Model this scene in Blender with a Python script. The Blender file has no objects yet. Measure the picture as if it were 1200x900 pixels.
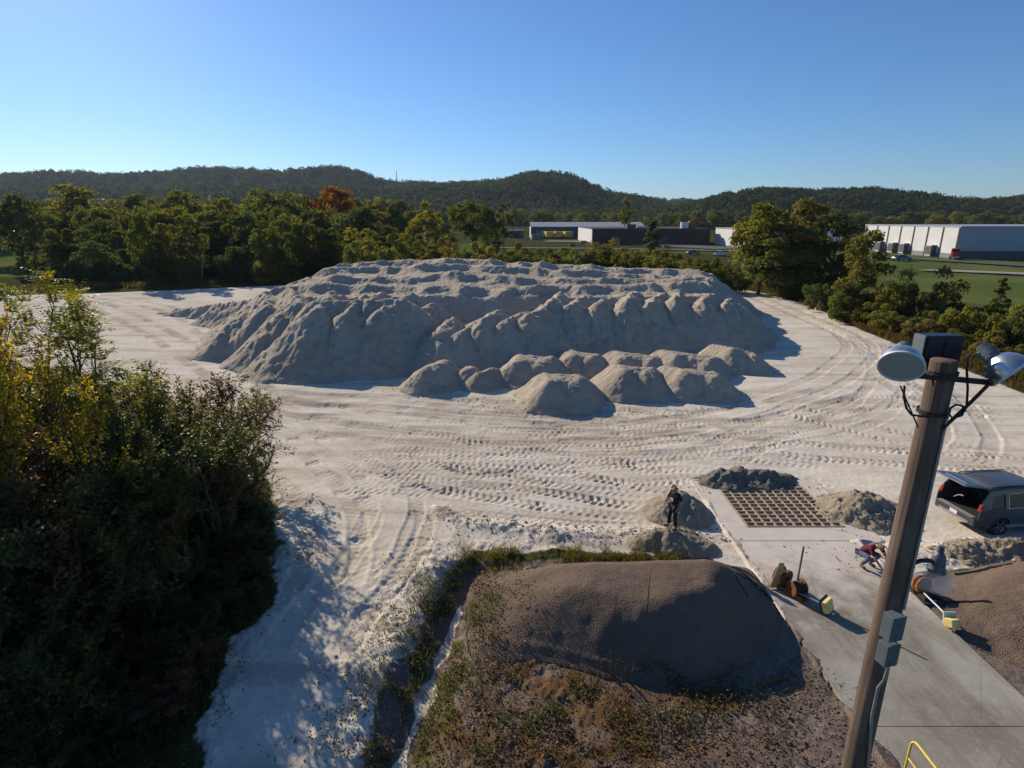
import bpy, bmesh, math, random
import numpy as np
from mathutils import Vector, Matrix

random.seed(7)
SC = bpy.context.scene
COL = SC.collection
R = math.radians

# ------------------------------------------------------------------ camera
H = 11.5
TH = R(16.25)
F = 669.0
cT, sT = math.cos(TH), math.sin(TH)
cam_d = bpy.data.cameras.new("camera")
cam_d.sensor_width = 36.0
cam_d.lens = F / 1200.0 * 36.0
cam_d.clip_start = 0.1
cam_d.clip_end = 20000
cam = bpy.data.objects.new("camera", cam_d)
COL.objects.link(cam)
cam.location = (0, 0, H)
cam.rotation_euler = (R(90) - TH, 0, 0)
SC.camera = cam


def ray(px, py):
    u = (px - 600) / F
    v = (py - 450) / F
    return u, cT - v * sT, -(sT + v * cT)


def W(px, py, z=0.0):
    """point of the height z seen at a place of the survey photograph"""
    rx, ry, rz = ray(px, py)
    t = (z - H) / rz
    return Vector((rx * t, ry * t, z))


def AT(px, py, Y):
    rx, ry, rz = ray(px, py)
    t = Y / ry
    return Vector((rx * t, Y, H + rz * t))


# ------------------------------------------------------------------ sun, sky, exposure
SUN_AZ, SUN_EL = R(37.5), R(25.5)          # azimuth left of the view, elevation
S = Vector((-math.sin(SUN_AZ) * math.cos(SUN_EL), math.cos(SUN_AZ) * math.cos(SUN_EL), math.sin(SUN_EL)))
sun_d = bpy.data.lights.new("sun", 'SUN')
sun_d.energy = 4.5
sun_d.angle = R(0.55)
sun_d.color = (1.0, 0.87, 0.70)
sun = bpy.data.objects.new("sun", sun_d)
COL.objects.link(sun)
sun.rotation_euler = S.to_track_quat('Z', 'Y').to_euler()
sun.location = (-60, 60, 60)

world = bpy.data.worlds.new("World")
SC.world = world
world.use_nodes = True
wn = world.node_tree
wn.nodes.clear()
sky = wn.nodes.new('ShaderNodeTexSky')
sky.sky_type = 'NISHITA'
sky.sun_disc = False
sky.sun_elevation = SUN_EL
sky.sun_rotation = -SUN_AZ
sky.altitude = 0
sky.air_density = 1.0
sky.dust_density = 0.18
sky.ozone_density = 9.0
bg = wn.nodes.new('ShaderNodeBackground')
bg.inputs['Strength'].default_value = 0.087
wo = wn.nodes.new('ShaderNodeOutputWorld')
wn.links.new(sky.outputs[0], bg.inputs['Color'])
wn.links.new(bg.outputs[0], wo.inputs['Surface'])

SC.view_settings.view_transform = 'Standard'
SC.view_settings.look = 'None'
SC.view_settings.exposure = 0.40
SC.view_settings.gamma = 1.0
SC.view_settings.use_curve_mapping = False
SC.cycles.max_bounces = 6
SC.cycles.diffuse_bounces = 3
SC.cycles.transparent_max_bounces = 8
SC.cycles.volume_bounces = 0

# ------------------------------------------------------------------ numpy noise
def _hash(ix, iy, seed):
    h = (ix.astype(np.int64) * 374761393 + iy.astype(np.int64) * 668265263 + seed * 1442695041) & 0xFFFFFFFF
    h = ((h ^ (h >> 13)) * 1274126177) & 0xFFFFFFFF
    h = ((h ^ (h >> 16)) * 2246822519) & 0xFFFFFFFF
    return ((h ^ (h >> 15)) & 0xFFFFFF).astype(np.float64) / 0xFFFFFF


def vn(x, y, seed=0):
    x = np.asarray(x, float); y = np.asarray(y, float)
    ix = np.floor(x); iy = np.floor(y)
    fx = x - ix; fy = y - iy
    fx = fx * fx * fx * (fx * (fx * 6 - 15) + 10); fy = fy * fy * fy * (fy * (fy * 6 - 15) + 10)
    a = _hash(ix, iy, seed); b = _hash(ix + 1, iy, seed)
    c = _hash(ix, iy + 1, seed); d = _hash(ix + 1, iy + 1, seed)
    return (a + (b - a) * fx + (c - a) * fy + (a - b - c + d) * fx * fy) * 2 - 1


def fbm(x, y, scale, oct=4, seed=0, gain=0.5):
    s = 0; a = 1; tot = 0
    for o in range(oct):
        f = 2 ** o / scale
        s = s + a * vn(np.asarray(x) * f + 17.3 * o, np.asarray(y) * f - 9.1 * o, seed + o)
        tot += a; a *= gain
    return s / tot


def ss(a, b, x):
    t = np.clip((x - a) / (b - a), 0, 1)
    return t * t * (3 - 2 * t)


# ------------------------------------------------------------------ mesh helpers
def np_mesh(name, V, Fc, mat=None, smooth=False, attrs=None):
    V = np.asarray(V, np.float32); Fc = np.asarray(Fc, np.int32)
    me = bpy.data.meshes.new(name)
    n = Fc.shape[1]
    me.vertices.add(len(V)); me.vertices.foreach_set('co', V.ravel())
    me.loops.add(Fc.size); me.loops.foreach_set('vertex_index', Fc.ravel())
    me.polygons.add(len(Fc))
    me.polygons.foreach_set('loop_start', np.arange(0, Fc.size, n, dtype=np.int32))
    if smooth:
        me.polygons.foreach_set('use_smooth', np.ones(len(Fc), bool))
    me.update(calc_edges=True)
    for k, (typ, data) in (attrs or {}).items():
        a = me.attributes.new(k, typ, 'POINT')
        a.data.foreach_set('color' if typ == 'FLOAT_COLOR' else 'value', np.asarray(data, np.float32).ravel())
    if mat:
        me.materials.append(mat)
    return me


def link(name, me, parent=None):
    o = bpy.data.objects.new(name, me)
    COL.objects.link(o)
    if parent is not None:
        o.parent = parent
    return o


def tag(o, label=None, cat=None, group=None, kind=None):
    if label: o['label'] = label
    if cat: o['category'] = cat
    if group: o['group'] = group
    if kind: o['kind'] = kind
    return o


def thing(name, label, cat, loc=(0, 0, 0), rz=0.0, group=None):
    o = bpy.data.objects.new(name, None)
    COL.objects.link(o)
    o.empty_display_size = 0.2
    o.location = loc
    o.rotation_euler = (0, 0, rz)
    return tag(o, label, cat, group)


class MB:
    def __init__(s):
        s.bm = bmesh.new()

    def box(s, c, d, rot=None, bev=0.0):
        r = bmesh.ops.create_cube(s.bm, size=1)
        vs = r['verts']
        M = Matrix.Translation(Vector(c)) @ (rot.to_4x4() if rot is not None else Matrix.Identity(4)) @ Matrix.Diagonal((*d, 1))
        bmesh.ops.transform(s.bm, matrix=M, verts=vs)
        if bev > 0:
            es = list({e for v in vs for e in v.link_edges})
            bmesh.ops.bevel(s.bm, geom=es, offset=bev, segments=2, affect='EDGES', profile=0.6)
        return s

    def tube(s, pts, r, n=8, cap=True, flat=1.0):
        pts = [Vector(p) for p in pts]
        rr = r if isinstance(r, (list, tuple)) else [r] * len(pts)
        rings = []
        up = Vector((0, 0, 1))
        prev = None
        for i, p in enumerate(pts):
            d = (pts[min(i + 1, len(pts) - 1)] - pts[max(i - 1, 0)])
            if d.length < 1e-9: d = Vector((0, 0, 1))
            d.normalize()
            if prev is None:
                a = d.cross(up if abs(d.z) < 0.9 else Vector((0, 1, 0))).normalized()
            else:
                a = (prev - d * prev.dot(d))
                a = a.normalized() if a.length > 1e-6 else d.cross(Vector((0, 1, 0))).normalized()
            prev = a
            b = d.cross(a)
            rings.append([s.bm.verts.new(p + (a * math.cos(2 * math.pi * k / n) + b * flat * math.sin(2 * math.pi * k / n)) * rr[i]) for k in range(n)])
        for i in range(len(rings) - 1):
            for k in range(n):
                s.bm.faces.new((rings[i][k], rings[i][(k + 1) % n], rings[i + 1][(k + 1) % n], rings[i + 1][k]))
        if cap:
            s.bm.faces.new(rings[0][::-1]); s.bm.faces.new(rings[-1])
        return s

    def lathe(s, prof, c=(0, 0, 0), axis=(0, 0, 1), n=28, cap=False):
        q = Vector(axis).normalized().to_track_quat('Z', 'Y')
        c = Vector(c)
        rings = []
        for rad, z in prof:
            rings.append([s.bm.verts.new(c + q @ Vector((rad * math.cos(2 * math.pi * k / n), rad * math.sin(2 * math.pi * k / n), z))) for k in range(n)])
        for i in range(len(rings) - 1):
            for k in range(n):
                s.bm.faces.new((rings[i][k], rings[i][(k + 1) % n], rings[i + 1][(k + 1) % n], rings[i + 1][k]))
        if cap:
            s.bm.faces.new(rings[0][::-1]); s.bm.faces.new(rings[-1])
        return s

    def prism(s, poly, mapf, depth):
        """poly of (a,b), mapf(a,b,t) -> point, extruded from t=0 to t=depth"""
        a = [s.bm.verts.new(mapf(x, y, 0)) for x, y in poly]
        b = [s.bm.verts.new(mapf(x, y, depth)) for x, y in poly]
        fa = s.bm.faces.new(a[::-1]); fb = s.bm.faces.new(b)
        for i in range(len(poly)):
            j = (i + 1) % len(poly)
            s.bm.faces.new((a[i], a[j], b[j], b[i]))
        bmesh.ops.triangulate(s.bm, faces=[fa, fb])
        return s

    def quad(s, *p):
        s.bm.faces.new([s.bm.verts.new(q) for q in p])
        return s

    def build(s, name, mat, parent=None, smooth=False, bev=0.0, solid=0.0):
        bmesh.ops.recalc_face_normals(s.bm, faces=s.bm.faces)
        me = bpy.data.meshes.new(name)
        s.bm.to_mesh(me); s.bm.free()
        if mat: me.materials.append(mat)
        if smooth:
            for p in me.polygons: p.use_smooth = True
            try:
                me.set_sharp_from_angle(angle=R(40))
            except Exception:
                pass
        o = link(name, me, parent)
        if solid:
            m = o.modifiers.new('s', 'SOLIDIFY'); m.thickness = solid; m.offset = 0
        if bev:
            m = o.modifiers.new('b', 'BEVEL'); m.width = bev; m.segments = 2; m.limit_method = 'ANGLE'
        return o


# ------------------------------------------------------------------ materials
class NT:
    def __init__(s, name):
        s.m = bpy.data.materials.new(name)
        s.m.use_nodes = True
        s.t = s.m.node_tree
        s.t.nodes.clear()
        s.out = s.t.nodes.new('ShaderNodeOutputMaterial')

    def n(s, typ, props=None, **kw):
        nd = s.t.nodes.new('ShaderNode' + typ)
        for k, v in (props or {}).items(): setattr(nd, k, v)
        for k, v in kw.items():
            inp = nd.inputs[int(k[1:])] if k[0] == 'i' and k[1:].isdigit() else nd.inputs[k.replace('_', ' ')]
            s.set(inp, v)
        return nd

    def set(s, inp, v):
        if hasattr(v, 'is_linked') or isinstance(v, bpy.types.NodeSocket):
            s.t.links.new(v, inp)
        elif isinstance(v, (tuple, list)) and len(v) == 3 and inp.type == 'RGBA':
            inp.default_value = (*v, 1)
        else:
            inp.default_value = v

    def mix(s, fac, a, b, mode='MIX'):
        nd = s.t.nodes.new('ShaderNodeMix')
        nd.data_type = 'RGBA'; nd.blend_type = mode
        s.set(nd.inputs[0], fac); s.set(nd.inputs[6], a); s.set(nd.inputs[7], b)
        return nd.outputs[2]

    def math(s, op, a, b=0.0, clamp=False):
        nd = s.t.nodes.new('ShaderNodeMath'); nd.operation = op; nd.use_clamp = clamp
        s.set(nd.inputs[0], a); s.set(nd.inputs[1], b)
        return nd.outputs[0]

    def noise(s, scale, detail=4, rough=0.55, vec=None, dist=0.0):
        nd = s.n('TexNoise', Scale=scale, Detail=detail, Roughness=rough, Distortion=dist)
        s.t.links.new(vec if vec is not None else s.pos(), nd.inputs['Vector'])
        return nd.outputs['Fac']

    def pos(s):
        if not hasattr(s, '_p'):
            s._p = s.t.nodes.new('ShaderNodeNewGeometry').outputs['Position']
        return s._p

    def obj(s):
        if not hasattr(s, '_o'):
            s._o = s.t.nodes.new('ShaderNodeTexCoord').outputs['Object']
        return s._o

    def scaled(s, vec, sc):
        nd = s.t.nodes.new('ShaderNodeMapping')
        s.t.links.new(vec, nd.inputs[0]); nd.inputs['Scale'].default_value = sc
        return nd.outputs[0]

    def ramp(s, fac, stops):
        nd = s.t.nodes.new('ShaderNodeValToRGB')
        el = nd.color_ramp.elements
        while len(el) < len(stops): el.new(0.5)
        for e, (p, c) in zip(el, stops):
            e.position = p
            e.color = (*c, 1) if not isinstance(c, (int, float)) else (c, c, c, 1)
        s.t.links.new(fac, nd.inputs[0])
        return nd.outputs[0]

    def bump(s, h, strength=0.5, dist=0.05, normal=None):
        nd = s.t.nodes.new('ShaderNodeBump')
        nd.inputs['Strength'].default_value = strength; nd.inputs['Distance'].default_value = dist
        s.t.links.new(h, nd.inputs['Height'])
        if normal is not None: s.t.links.new(normal, nd.inputs['Normal'])
        return nd.outputs[0]

    def attr(s, name, out='Fac'):
        nd = s.t.nodes.new('ShaderNodeAttribute'); nd.attribute_name = name
        return nd.outputs[out]

    def done(s, col, rough=0.8, metal=0.0, normal=None, spec=0.3, **kw):
        p = s.n('BsdfPrincipled')
        s.set(p.inputs['Base Color'], col); s.set(p.inputs['Roughness'], rough)
        s.set(p.inputs['Metallic'], metal); s.set(p.inputs['Specular IOR Level'], spec)
        for k, v in kw.items(): s.set(p.inputs[k.replace('_', ' ')], v)
        if normal is not None: s.t.links.new(normal, p.inputs['Normal'])
        s.t.links.new(p.outputs[0], s.out.inputs['Surface'])
        return s.m


def simple(name, col, rough=0.6, metal=0.0, var=0.25, scale=6.0, spec=0.4, bump=0.0):
    t = NT(name)
    nz = t.noise(scale, 5, 0.6, t.obj())
    lo = tuple(c * (1 - var) for c in col); hi = tuple(min(1, c * (1 + var)) for c in col)
    c = t.ramp(nz, [(0.3, lo), (0.7, hi)])
    nrm = t.bump(t.noise(scale * 6, 3, 0.6, t.obj()), bump, 0.01) if bump else None
    return t.done(c, rough, metal, nrm, spec)


def sand_like(name, a, b, dark, clod=1.0):
    """granular heap material: two tones of the same sand, damp streaks, grain relief"""
    t = NT(name)
    big = t.noise(0.22, 5, 0.6)
    mid = t.noise(1.7, 5, 0.65)
    c = t.mix(t.ramp(big, [(0.35, 0.0), (0.65, 1.0)]), a, b)
    c = t.mix(t.math('MULTIPLY', t.ramp(mid, [(0.48, 0.0), (0.72, 1.0)]), 0.55), c, dark)
    sp = t.noise(9, 4, 0.7)
    c = t.mix(t.ramp(sp, [(0.3, 0.35), (0.55, 0.0)]), c, dark)
    h = t.math('ADD', t.math('MULTIPLY', t.noise(5, 6, 0.7), 1.0), t.math('MULTIPLY', t.noise(28, 3, 0.7), 0.35))
    return t.done(c, 0.92, 0, t.bump(h, 1.0, 0.14 * clod), 0.15)


M = {}
M['pile'] = sand_like('stockpile sand', (0.455, 0.385, 0.295), (0.54, 0.465, 0.365), (0.32, 0.26, 0.19), 1.0)
M['heap_tan'] = sand_like('tan sand', (0.44, 0.36, 0.25), (0.50, 0.42, 0.31), (0.30, 0.235, 0.155), 1.5)
M['heap_dark'] = sand_like('dark screenings', (0.26, 0.24, 0.205), (0.34, 0.31, 0.26), (0.15, 0.135, 0.115), 2.0)


def gravel_mat():
    t = NT('brown pea gravel')
    big = t.noise(0.5, 4, 0.6)
    c = t.mix(t.ramp(big, [(0.35, 0.0), (0.65, 1.0)]), (0.145, 0.098, 0.068), (0.185, 0.130, 0.094))
    v = t.n('TexVoronoi', Scale=26.0); t.t.links.new(t.pos(), v.inputs['Vector'])
    c = t.mix(0.35, c, t.mix(1.0, c, v.outputs['Color'], 'MULTIPLY'))
    c = t.mix(t.ramp(t.noise(40, 3, 0.7), [(0.55, 0.0), (0.75, 0.7)]), c, (0.27, 0.225, 0.19))
    c = t.mix(t.ramp(t.noise(1.6, 4, 0.6), [(0.5, 0.0), (0.75, 0.5)]), c, (0.12, 0.09, 0.075))
    h = t.math('ADD', t.noise(3, 5, 0.7), t.math('MULTIPLY', v.outputs['Distance'], 0.5))
    return t.done(c, 0.9, 0, t.bump(h, 0.6, 0.06), 0.2)


M['gravel'] = gravel_mat()


def ground_mat():
    t = NT('quarry ground')
    z = t.n('Attribute', {'attribute_name': 'zone'})
    sep = t.n('SeparateColor'); t.t.links.new(z.outputs['Color'], sep.inputs[0])
    sand, grav, lawn = sep.outputs[0], sep.outputs[1], sep.outputs[2]
    damp = t.attr('damp')
    rust = t.attr('rust')
    big = t.noise(0.12, 5, 0.6); mid = t.noise(0.9, 6, 0.65); fine = t.noise(7, 5, 0.7)
    streak = t.noise(1.0, 5, 0.65, t.scaled(t.pos(), (0.10, 0.75, 1)))
    s1 = t.mix(t.ramp(big, [(0.35, 0.0), (0.65, 1.0)]), (0.62, 0.56, 0.455), (0.70, 0.65, 0.555))
    s1 = t.mix(t.ramp(streak, [(0.47, 0.0), (0.66, 0.8)]), s1, (0.43, 0.365, 0.285))
    s1 = t.mix(t.ramp(mid, [(0.50, 0.0), (0.75, 0.45)]), s1, (0.42, 0.355, 0.27))
    s1 = t.mix(t.ramp(fine, [(0.28, 0.4), (0.5, 0.0)]), s1, (0.36, 0.30, 0.235))
    s1 = t.mix(damp, s1, (0.30, 0.245, 0.18))
    g1 = t.mix(t.ramp(mid, [(0.35, 0.0), (0.7, 1.0)]), (0.125, 0.093, 0.072), (0.175, 0.138, 0.110))
    g1 = t.mix(t.ramp(t.noise(24, 3, 0.7), [(0.52, 0.0), (0.68, 0.75)]), g1, (0.36, 0.325, 0.29))
    orange = t.mix(t.ramp(t.noise(2.2, 5, 0.7), [(0.3, 0.0), (0.7, 1.0)]), (0.095, 0.060, 0.030), (0.155, 0.085, 0.038))
    g1 = t.mix(rust, g1, orange)
    f1 = t.mix(t.ramp(mid, [(0.35, 0.0), (0.7, 1.0)]), (0.040, 0.044, 0.016), (0.078, 0.072, 0.028))
    f1 = t.mix(t.ramp(big, [(0.4, 0.0), (0.62, 0.7)]), f1, (0.060, 0.075, 0.026))
    l1 = t.mix(t.ramp(t.noise(0.05, 5, 0.6), [(0.35, 0.0), (0.65, 1.0)]), (0.055, 0.095, 0.024), (0.125, 0.140, 0.050))
    c = t.mix(lawn, f1, l1)
    edge = t.math('SUBTRACT', fine, 0.5)
    gm = t.ramp(t.math('ADD', grav, t.math('MULTIPLY', edge, 0.5)), [(0.42, 0.0), (0.58, 1.0)])
    sm = t.ramp(t.math('ADD', sand, t.math('MULTIPLY', edge, 0.6)), [(0.42, 0.0), (0.58, 1.0)])
    c = t.mix(gm, c, g1)
    c = t.mix(sm, c, s1)
    h = t.math('ADD', t.noise(4.5, 6, 0.72), t.math('MULTIPLY', t.noise(22, 4, 0.7), 0.5))
    return t.done(c, 0.95, 0, t.bump(h, 0.6, 0.05), 0.0)


M['ground'] = ground_mat()


def leaf_mat(name, warm=(1.5, 1.15, 0.55), trans=0.46, rough=0.55):
    """foliage: the object's own colour, each leaf a little lighter, darker or yellower"""
    t = NT(name)
    oi = t.n('ObjectInfo')
    tint = t.attr('tint')
    base = oi.outputs['Color']
    lo = t.mix(1.0, base, (0.55, 0.60, 0.55), 'MULTIPLY')
    hi = t.mix(1.0, base, warm, 'MULTIPLY')
    c = t.mix(t.ramp(tint, [(0.0, 0.0), (0.5, 1.0)]), lo, base)
    c = t.mix(t.ramp(tint, [(0.55, 0.0), (1.0, 1.0)]), c, hi)
    p = t.n('BsdfPrincipled', Roughness=rough); t.set(p.inputs['Base Color'], c)
    p.inputs['Specular IOR Level'].default_value = 0.25
    tr = t.n('BsdfTranslucent'); t.set(tr.inputs['Color'], t.mix(1.0, c, (1.15, 1.2, 0.5), 'MULTIPLY'))
    mx = t.n('MixShader'); mx.inputs[0].default_value = trans
    t.t.links.new(p.outputs[0], mx.inputs[1]); t.t.links.new(tr.outputs[0], mx.inputs[2])
    t.t.links.new(mx.outputs[0], t.out.inputs['Surface'])
    return t.m


M['leaf'] = leaf_mat('leaves')
M['leaf_far'] = leaf_mat('distant leaves', warm=(1.35, 1.15, 0.7), trans=0.58, rough=0.9)
M['bark'] = simple('bark', (0.11, 0.085, 0.065), 0.9, 0, 0.4, 3, 0.2, 0.5)
M['dry_stem'] = simple('dry stem', (0.16, 0.11, 0.07), 0.9, 0, 0.3, 5, 0.2)


def wood_pole():
    t = NT('weathered pole wood')
    g = t.noise(1, 6, 0.7, t.scaled(t.obj(), (22, 22, 0.8)))
    c = t.ramp(g, [(0.25, (0.055, 0.040, 0.030)), (0.5, (0.16, 0.115, 0.085)), (0.75, (0.27, 0.205, 0.155))])
    big = t.noise(1.2, 4, 0.6, t.obj())
    c = t.mix(t.ramp(big, [(0.45, 0.0), (0.7, 0.6)]), c, (0.10, 0.065, 0.048))
    return t.done(c, 0.88, 0, t.bump(g, 0.8, 0.012), 0.2)


M['pole'] = wood_pole()


def concrete_mat():
    t = NT('dusty concrete')
    a = t.noise(0.45, 6, 0.6); b = t.noise(1.0, 5, 0.65, t.scaled(t.pos(), (1.3, 0.22, 1)))
    c = t.mix(t.ramp(a, [(0.35, 0.0), (0.65, 1.0)]), (0.205, 0.185, 0.140), (0.36, 0.335, 0.285))
    c = t.mix(t.ramp(b, [(0.42, 0.0), (0.66, 0.8)]), c, (0.165, 0.145, 0.10))
    c = t.mix(t.ramp(t.noise(6, 6, 0.75), [(0.5, 0.0), (0.75, 0.5)]), c, (0.42, 0.39, 0.34))
    # sand blown over it, more towards the yard
    sp = t.n('SeparateXYZ'); t.t.links.new(t.pos(), sp.inputs[0])
    far = t.math('MULTIPLY', t.math('SUBTRACT', sp.outputs[1], 12.5), 0.16, True)
    dust = t.math('ADD', far, t.math('MULTIPLY', t.math('SUBTRACT', t.noise(0.9, 6, 0.7), 0.55), 1.3))
    c = t.mix(t.ramp(dust, [(0.25, 0.0), (0.75, 1.0)]), c, t.mix(t.noise(1.5, 6, 0.7), (0.46, 0.39, 0.29), (0.70, 0.66, 0.60)))
    v = t.n('TexVoronoi', {'feature': 'DISTANCE_TO_EDGE'}, Scale=0.35); t.t.links.new(t.pos(), v.inputs['Vector'])
    c = t.mix(t.ramp(v.outputs['Distance'], [(0.0, 0.35), (0.006, 0.0)]), c, (0.10, 0.09, 0.075))
    return t.done(c, 0.85, 0, t.bump(t.noise(18, 5, 0.7), 0.35, 0.02), 0.25)


M['concrete'] = concrete_mat()
M['grate'] = sand_like('sand caked steel', (0.37, 0.29, 0.205), (0.48, 0.40, 0.30), (0.20, 0.13, 0.08), 0.3)
M['pit'] = simple('pit sand', (0.085, 0.06, 0.038), 0.95, 0, 0.5, 2, 0.1, 0.6)


def rust_mat():
    t = NT('rusted steel')
    a = t.noise(9, 6, 0.7, t.obj())
    c = t.ramp(a, [(0.3, (0.09, 0.035, 0.015)), (0.5, (0.22, 0.085, 0.025)), (0.7, (0.36, 0.16, 0.05))])
    return t.done(c, 0.85, 0.1, t.bump(a, 0.5, 0.01), 0.3)


M['rust'] = rust_mat()
M['orange'] = simple('orange paint', (0.52, 0.19, 0.03), 0.6, 0, 0.35, 9)
M['tan_paint'] = simple('faded tan plate', (0.50, 0.31, 0.14), 0.7, 0, 0.25, 7)
M['yellow'] = simple('safety yellow', (0.72, 0.50, 0.07), 0.5, 0, 0.2, 8)
M['pale_yellow'] = simple('faded yellow block', (0.74, 0.56, 0.20), 0.6, 0, 0.2, 8)
M['pale_green'] = simple('chalky green plate', (0.46, 0.52, 0.44), 0.7, 0, 0.15, 8)
M['galv'] = simple('galvanised steel', (0.42, 0.43, 0.44), 0.45, 0.7, 0.2, 12)
M['grey_box'] = simple('grey enclosure paint', (0.125, 0.145, 0.16), 0.5, 0.1, 0.12, 8)
M['dark_box'] = simple('dark blue grey box', (0.022, 0.026, 0.036), 0.45, 0.2, 0.2, 8)
M['lamp_alu'] = simple('spun aluminium', (0.62, 0.62, 0.61), 0.32, 0.9, 0.12, 5)
M['lamp_rim'] = simple('white enamel rim', (0.70, 0.71, 0.72), 0.4, 0, 0.1, 5)
M['black'] = simple('black rubber', (0.018, 0.017, 0.016), 0.7, 0, 0.3, 9)
M['iron'] = simple('dark iron', (0.055, 0.045, 0.040), 0.6, 0.4, 0.35, 9)
M['steel_pole'] = simple('grey steel post', (0.20, 0.175, 0.14), 0.6, 0.3, 0.25, 9)
M['white_wall'] = simple('white metal siding', (0.60, 0.60, 0.58), 0.6, 0, 0.06, 0.3)
M['pale_roof'] = simple('pale metal roof', (0.34, 0.34, 0.34), 0.5, 0.1, 0.1, 0.2)
M['brown_wall'] = simple('dark brown siding', (0.050, 0.030, 0.026), 0.7, 0, 0.15, 0.4)
M['blue_grey'] = simple('blue grey wall shade', (0.30, 0.33, 0.36), 0.6, 0, 0.08, 0.2)  # holds the warehouse long wall's blue shade; roof and container door share it
M['slate'] = simple('dark base panel', (0.075, 0.075, 0.08), 0.7, 0, 0.15, 0.3)
M['grey_base'] = simple('grey wainscot', (0.20, 0.20, 0.20), 0.7, 0, 0.12, 0.3)
M['red'] = simple('red paint', (0.40, 0.035, 0.03), 0.4, 0, 0.15, 3)
M['asphalt'] = simple('asphalt', (0.075, 0.073, 0.07), 0.9, 0, 0.2, 0.6)
M['pale_gravel'] = simple('pale gravel lane', (0.27, 0.25, 0.21), 0.9, 0, 0.2, 0.4)


def glass_mat(name, col=(0.012, 0.014, 0.016), rough=0.08):
    t = NT(name)
    return t.done(col, rough, 0, None, 0.6)


M['glass'] = glass_mat('dark window')
M['lens'] = glass_mat('dusty lamp glass', (0.42, 0.44, 0.42), 0.3)


# thin air haze over the whole valley
def haze():
    t = NT('valley haze')
    v = t.t.nodes.new('ShaderNodeVolumePrincipled')
    v.inputs['Color'].default_value = (.62, .78, 1.0, 1)
    v.inputs['Density'].default_value = 0.00006
    v.inputs['Anisotropy'].default_value = 0.2
    t.t.links.new(v.outputs[0], t.out.inputs['Volume'])
    mb = MB(); mb.box((0, 1230, 74.5), (7400, 2660, 153))
    return tag(mb.build('haze', t.m), 'thin pale haze in the air of the valley', None, None, 'stuff')


haze()
# ------------------------------------------------------------------ ground
def inpoly(poly, x, y):
    ins = np.zeros(x.shape, bool)
    n = len(poly)
    for i in range(n):
        x0, y0 = poly[i]; x1, y1 = poly[(i + 1) % n]
        if y0 == y1: continue
        c = ((y0 > y) != (y1 > y)) & (x < (x1 - x0) * (y - y0) / (y1 - y0) + x0)
        ins ^= c
    return ins


def pdist(poly, x, y, closed=True):
    d = np.full(x.shape, 1e9)
    n = len(poly)
    for i in range(n if closed else n - 1):
        x0, y0 = poly[i]; x1, y1 = poly[(i + 1) % n]
        dx, dy = x1 - x0, y1 - y0
        t = np.clip(((x - x0) * dx + (y - y0) * dy) / (dx * dx + dy * dy + 1e-12), 0, 1)
        d = np.minimum(d, (x - x0 - t * dx) ** 2 + (y - y0 - t * dy) ** 2)
    return np.sqrt(d)


def wpoly(pts):
    return [tuple(W(*p)[:2]) for p in pts]


SAND = wpoly([(-120, 350), (110, 344), (200, 341), (330, 334), (600, 330), (860, 337), (905, 345), (960, 362), (1010, 388), (1060, 408),
              (1130, 432), (1210, 464), (1400, 520), (1600, 700), (1200, 668), (1085, 672), (1062, 700), (900, 700), (830, 652), (760, 648),
              (650, 641), (590, 647), (556, 642), (528, 700), (480, 800), (440, 900), (420, 1000), (180, 1000), (225, 890), (300, 720),
              (335, 640), (312, 545), (250, 500), (180, 455), (60, 430), (-60, 425), (-140, 400)])
GRAV = wpoly([(566, 660), (650, 652), (830, 660), (905, 690), (1040, 900), (1120, 1100), (380, 1100), (480, 880), (520, 770), (545, 700)])
GRAV2 = wpoly([(1072, 690), (1085, 678), (1320, 676), (1500, 900), (1200, 832)])
DITCH = wpoly([(562, 632), (552, 660), (535, 700), (520, 740), (505, 775), (485, 830), (465, 880), (450, 940)])
BERM = wpoly([(520, 598), (545, 612), (600, 618), (680, 625), (770, 628)])
PIT = (9.05, 12.85, 19.55, 22.95)      # grate opening x0 x1 y0 y1
DRIVE = (8.15, 12.75, 3.0, 18.6)
APRON = (8.1, 13.7, 18.6, 23.7)


def catmull(pts, step=0.25):
    pts = [np.array(p[:2], float) for p in pts]
    P = [2 * pts[0] - pts[1]] + pts + [2 * pts[-1] - pts[-2]]
    out = []
    for i in range(1, len(P) - 2):
        n = max(2, int(np.linalg.norm(P[i + 1] - P[i]) / step))
        t = np.linspace(0, 1, n, endpoint=False)[:, None]
        out.append(0.5 * (2 * P[i] + (P[i + 1] - P[i - 1]) * t + (2 * P[i - 1] - 5 * P[i] + 4 * P[i + 1] - P[i + 2]) * t ** 2
                          + (3 * P[i] - P[i - 1] - 3 * P[i + 1] + P[i + 2]) * t ** 3))
    return np.concatenate(out + [pts[-1][None]])


def base_z(x, y):
    """the smooth lie of the land, used to stand things on"""
    x = np.asarray(x, float); y = np.asarray(y, float)
    z = 0.16 * fbm(x, y, 14, 3, 5) * ss(4, 16, y) * (1 - ss(140, 250, y))
    flat = np.maximum(np.maximum(DRIVE[0] - 1 - x, x - DRIVE[1] - 1), np.maximum(3 - y, y - 24.5))
    z = z * ss(0.0, 4.0, flat)
    inside = np.maximum(np.maximum(DRIVE[0] - x, x - 13.7), np.maximum(2 - y, y - 23.7))
    z = z - 0.05 * (1 - ss(-0.1, 0.15, inside))
    return z


def gz(x, y):
    return float(base_z(np.array([float(x)]), np.array([float(y)]))[0])


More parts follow.
